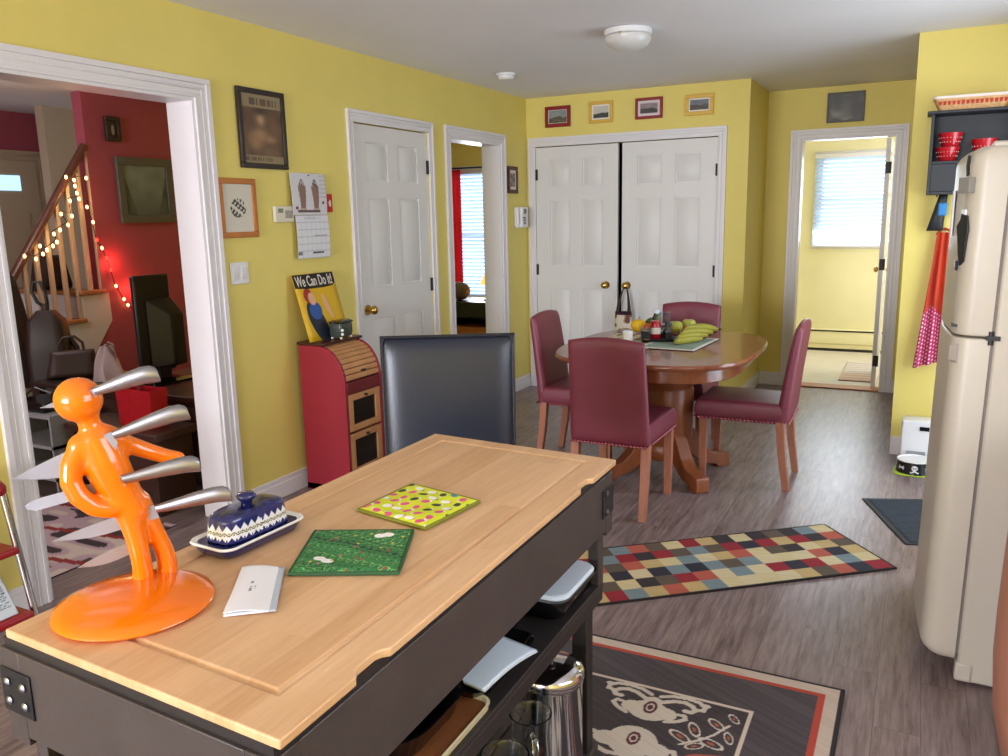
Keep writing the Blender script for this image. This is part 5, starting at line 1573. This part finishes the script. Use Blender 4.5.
def framed_living(lbl, y0, y1, z0, z1, fw_, fm, colf):
    return framed('picture_frame', lbl, 'L', RX, y0, y1, z0, z1, fw_, fm, colf, d=.03, matw=0, nu=50, nv=50)
framed_living('large pewter framed grey street scene on the red wall', 4.40, 4.92, 1.49, 1.99, .06, 'pewter_frame', lambda u, v: mixc((52, 66, 64), (132, 150, 150), (.5*vnoise(u*5, v*5, 41)+.5*v if abs(u-.5) < .25+.3*v else .3*vnoise(u*14, v*9, 44))))
framed_living('small dark framed miniature high on the red wall', 4.345, 4.475, 2.10, 2.28, .03, 'black_frame', lambda u, v: (150, 146, 140) if math.hypot((u-.5)/.6, (v-.45)) < .3 else (44, 36, 34))

# television seen from behind on its console
tv = thing('television', 'black television seen from behind on the dark console', 'television', (-.93, 3.42, .561))
g = G(); g.prism([(-.22, .06), (.03, .06), (.03, .63), (-.22, .63)], 'yz', -.045, -.01); g.done('screen_panel', 'black_plastic', tv, bevel=.01)
g = G(); g.box(-.047, -.044, -.21, .02, .075, .615); g.done('screen', 'black_gloss', tv)
g = G(); g.loft([[(-.01, -.16, .08), (-.01, .03, .08), (-.01, .03, .50), (-.01, -.16, .50)], [(.09, -.06, .10), (.09, .03, .10), (.09, .03, .40), (.09, -.06, .40)]]); g.done('rear_housing', 'black_plastic', tv, bevel=.012)
g = G(); g.box(-.02, .02, -.12, -.04, .02, .12); g.done('neck', 'black_plastic', tv); g = G(); g.loft([rrect(.11, .15, .05, 0), rrect(.11, .15, .05, .012), rrect(.05, .08, .03, .026)]); g.move(lambda p: (p.x, p.y-.08, p.z)); g.done('stand', 'black_gloss', tv)
t = thing('media_console', 'dark brown media console under the television', 'console', (-.74, 3.42, 0))
g = G(); g.box(-.42, .42, -.36, .36, .53, .56); g.done('top', 'dark_wood', t, bevel=.005)
g = G(); g.box(-.40, .40, -.34, .34, .06, .53); g.done('body', 'dark_wood', t, bevel=.003)
for a in (-1, 1):
    g = G(); g.box(-.19+.2*a, .19+.2*a, -.356, -.341, .09, .50); d_ = g.done('door', 'dark_wood', t, bevel=.003)
    g = G(); g.ball((a*.03, -.365, .30), .012, 10, 8); g.done('knob', 'brass', d_)
for a, b_ in ((-.36, -.3), (.36, -.3), (-.36, .3), (.36, .3)):
    g = G(); g.cyl((a, b_, 0), (a, b_, .065), .02, .026, 12); g.done('foot', 'dark_wood', t)
t = thing('bench', 'low dark brown bench in front of the media console', 'bench', (-.68, 2.87, 0))
g = G(); g.box(-.34, .36, -.14, .14, .40, .44); g.done('seat_board', 'dark_wood', t, bevel=.005)
for a in (-.3, .31):
    g = G(); g.box(a-.015, a+.015, -.12, .12, 0, .40); g.done('end_panel', 'dark_wood', t)
g = G(); g.box(-.285, .295, -.10, -.08, .12, .40); g.done('front_panel', 'dark_wood', t)
t = thing('gift_bag', 'bright red shopping bag standing on the bench', 'bag', (-.56, 2.87, .4405))
g = G(); g.loft([[(-.12, -.05, 0), (.12, -.05, 0), (.12, .05, 0), (-.12, .05, 0)], [(-.13, -.055, .2), (.13, -.055, .2), (.13, .055, .2), (-.13, .055, .2)], [(-.125, -.05, .2), (.125, -.05, .2), (.125, .05, .2), (-.125, .05, .2)], [(-.115, -.045, .005), (.115, -.045, .005), (.115, .045, .005), (-.115, .045, .005)]]); g.done('paper_sides', 'bag_red', t)
for s_ in (-1, 1):
    g = G(); g.tube([(-.05, s_*.05, .18), (-.045, s_*.05, .24), (0, s_*.05, .262), (.045, s_*.05, .24), (.05, s_*.05, .18)], .004, 6); g.done('handle', 'black_plastic', t)
t = thing('side_table', 'low brown side table left of the television', 'table', (-1.48, 3.28, 0))
g = G(); g.box(-.26, .26, -.25, .25, .53, .555); g.done('table_top', 'vac_brown', t, bevel=.006)
for a, b_ in ((-.22, -.21), (.22, -.21), (-.22, .21), (.22, .21)):
    g = G(); g.box(a-.02, a+.02, b_-.02, b_+.02, 0, .53); g.done('leg', 'vac_brown', t)
t = thing('plastic_bag', 'crumpled translucent plastic bag beside the television', 'bag', (-1.31, 3.26, .556))
g = G(); g.grid(lambda u, v: ((.10*(1-.75*v**1.5)+.02*math.sin(u*25+v*5))*math.cos(2*PI*u), (.08*(1-.75*v**1.5)+.016*math.sin(u*31))*math.sin(2*PI*u), .0005+.21*v+.006*math.sin(u*18)*v), 60, 16); g.done('film', 'plastic_bag', t, smooth=20)
g = G(); g.tube([(0, 0, .2), (.02, 0, .235), (.05, .01, .22), (.06, .01, .15)], .008, 6, flat=.3); g.done('handle', 'plastic_bag', t)
t = thing('handbag', 'dark brown handbag with a loop handle on the side table', 'handbag', (-1.60, 3.24, .5555), R(50))
g = G(); g.pillow(lambda u, v, e: (u*(.14-.02*v), e*.06*(1-.35*v), .0865+v*.085), 16, 16, 7); g.done('body', 'bag_brown', t, smooth=80)
g = G(); g.tube([(-.07, 0, .155), (-.075, 0, .2), (-.045, 0, .25), (.02, 0, .255), (.06, 0, .215), (.065, 0, .155)], .009, 8); g.done('handle', 'bag_brown', t, smooth=80)
# upright vacuum
t = thing('vacuum_cleaner', 'dark brown upright vacuum cleaner standing before the stairs', 'vacuum cleaner', (-1.93, 3.30, 0), R(35))
g = G(); g.loft([rrect(.17, .16, .04, .01), rrect(.17, .16, .04, .07), rrect(.14, .12, .04, .11)]); g.done('floor_head', 'black_plastic', t, bevel=.004, smooth=40)
g = G(); g.loft([rrect(.10, .09, .04, .09), rrect(.12, .10, .05, .25), rrect(.125, .10, .05, .68), rrect(.105, .085, .045, .88), rrect(.05, .05, .03, .95)]); g.move(lambda p: (p.x, p.y+.05, p.z)); g.done('body', 'vac_brown', t, smooth=50)
g = G(); g.tube([(0, .05, .94), (0, .06, .99)], .022, 10); g.done('handle_tube', 'vac_brown', t)
g = G(); g.tube([(0, .06, .97), (-.045, .06, 1.0), (-.075, .065, 1.07), (-.06, .07, 1.13), (-.02, .07, 1.13), (.005, .065, 1.06), (.012, .06, .99)], .012, 8, closed=True); g.done('loop_grip', 'black_plastic', t, smooth=80)
g = G(); g.tube([(.13, .06, .15), (.16, .07, .4), (.15, .08, .7), (.06, .08, .86), (.02, .08, .84)], .018, 10); g.done('hose', 'black_plastic', t, smooth=80)
t = thing('low_shelf', 'small grey shelf unit left of the bench', 'shelf', (-1.32, 2.84, 0))
for z in (.12, .30, .47):
    g = G(); g.box(-.22, .22, -.13, .13, z-.018, z); g.done('board', 'grey_shelf', t)
for a in (-.22, .205):
    g = G(); g.box(a, a+.015, -.13, .13, 0, .452); g.done('side_panel', 'grey_shelf', t)
t = thing('cable_box', 'black cable box with wires on the grey shelf unit', 'device', (-1.32, 2.84, .4705))
g = G(); g.box(-.15, .12, -.09, .09, 0, .055); g.done('case', 'black_gloss', t, bevel=.006)
g = G(); g.tube([(.1, .0, .05), (.14, -.05, .11), (.05, -.08, .14), (-.06, -.06, .09), (-.12, -.02, .05)], .005, 6); g.done('cord', 'black_plastic', t)
# study glimpsed through the narrow opening
t = thing('side_table', 'black table with an open cubby in the room beyond the narrow opening', 'table', (-.86, 7.15, 0))
g = G(); g.box(-.30, .34, -.22, .22, .64, .67); g.done('table_top', 'black_plastic', t, bevel=.006)
g = G(); g.box(-.28, -.24, -.2, .2, 0, .64); g.box(.28, .32, -.2, .2, 0, .64); g.box(-.24, .28, .16, .19, .30, .64); g.box(-.24, .28, -.2, .19, .30, .33); g.done('frame', 'black_plastic', t)
g = G(); g.box(-.24, .28, -.17, .16, .331, .42); g.done('inner_box', 'oak_frame', t)
g = G(); g.prism([(-.28, .64), (.32, .64), (.32, .36), (.20, .52), (-.15, .52), (-.28, .36)], 'xz', -.21, -.2); g.done('arched_apron', 'black_plastic', t)
g = G(); g.ball((0, 0, .0905), (.105, .105, .09), 24, 16)
o = g.done('round_cushion', 'pouf', loc=(-1.055, 7.10, .67), smooth=80); tag(o, 'brown round woolly cushion on the black table', 'cushion')
t = thing('table_lamp', 'small lit table lamp mostly hidden by the door jamb', 'lamp', (-.73, 7.14, .6705))
g = G(); g.lathe([(0, .0005), (.07, .0005), (.07, .012), (.015, .03), (.012, .06), (.03, .09), (.012, .12), (.010, .2)], seg=24); g.done('base', 'brass', t, smooth=50)
g = G(); g.lathe([(.105, .16), (.05, .27), (.047, .27), (.102, .16)], seg=28, cap=False); g.done('lamp_shade', 'lamp_shade', t, smooth=60)
d_ = bpy.data.lights.new('lamp_light', 'POINT'); d_.energy = 2.5; d_.color = (1, .75, .45); d_.shadow_soft_size = .03
o = bpy.data.objects.new('lamp_light', d_); COL.objects.link(o); o.location = (-.73, 7.14, .90)

# ================================================================== RED STEP STOOL
ss = thing('step_stool', 'red and chrome folding step stool at the left edge', 'step stool', (.185, 1.462, 0))
g = G(); g.loft([rrect(.125, .15, .04, .585), rrect(.13, .155, .045, .592), rrect(.13, .155, .045, .612), rrect(.12, .145, .04, .628)]); g.done('seat', 'step_red', ss, smooth=50)
for a in (-1, 1):
    g = G(); g.tube([(.17, a*.165, .0), (.105, a*.135, .585)], .0125, 10); g.done('leg', 'chrome', ss)
    g = G(); g.tube([(-.17, a*.165, .0), (-.105, a*.135, .585)], .0125, 10); g.done('leg', 'chrome', ss)
for z, hx, cx in ((.40, .075, .075), (.17, .085, .10)):
    g = G(); g.box(cx-hx, cx+hx, -.14, .14, z-.025, z); g.done('step', 'step_red', ss, bevel=.008, bseg=3)
for z, x in ((.30, -.14), (.10, -.16)):
    g = G(); g.tube([(x, -.158, z), (x, .158, z)], .008, 8); g.done('cross_bar', 'chrome', ss)
t = thing('magazine', 'white magazine propped on the lower step of the red stool', 'magazine', (.285, 1.462, .1705))
def mg(u, v):
    if .06 < u < .94 and (v*26) % 1 > .5 and .1 < v < .7 and hsh(int(u*34), int(v*26)) > .35: return (110, 120, 140)
    return (214, 226, 240)
paint('cover', 'painted_print', lambda u, v: (.055-.12*v, -.10+.20*u, .002+.19*v), mg, 60, 60, t, solid=.006)
g = G(); g.loft([[(.046, -.098, .001), (.046, .098, .001), (.050, .098, .001), (.050, -.098, .001)], [(-.072, -.098, .187), (-.072, .098, .187), (-.068, .098, .187), (-.068, -.098, .187)]]); g.done('pages', 'paper', t)

# flush ceiling lamp of the living room
t = thing('ceiling_lamp', 'brown rimmed ceiling lamp in the living room, at the left edge', 'ceiling lamp', (-1.95, 2.9, 2.44))
g = G(); g.lathe([(.15, -.0005), (.16, -.006), (.16, -.03), (.15, -.034)], seg=36); g.done('rim', 'vac_brown', t, smooth=40)
g = G(); g.lathe([(.145, -.034), (.13, -.06), (.08, -.085), (0, -.095)], seg=36); g.done('glass_bowl', 'frosted', t, smooth=60)
d_ = bpy.data.lights.new('living_wall_fill', 'POINT'); d_.energy = 22; d_.color = (1, .93, .9); d_.shadow_soft_size = .12  # added fill for the red wall; the fixture shows no light
o = bpy.data.objects.new('living_wall_fill', d_); COL.objects.link(o); o.location = (-1.95, 2.9, 2.2)
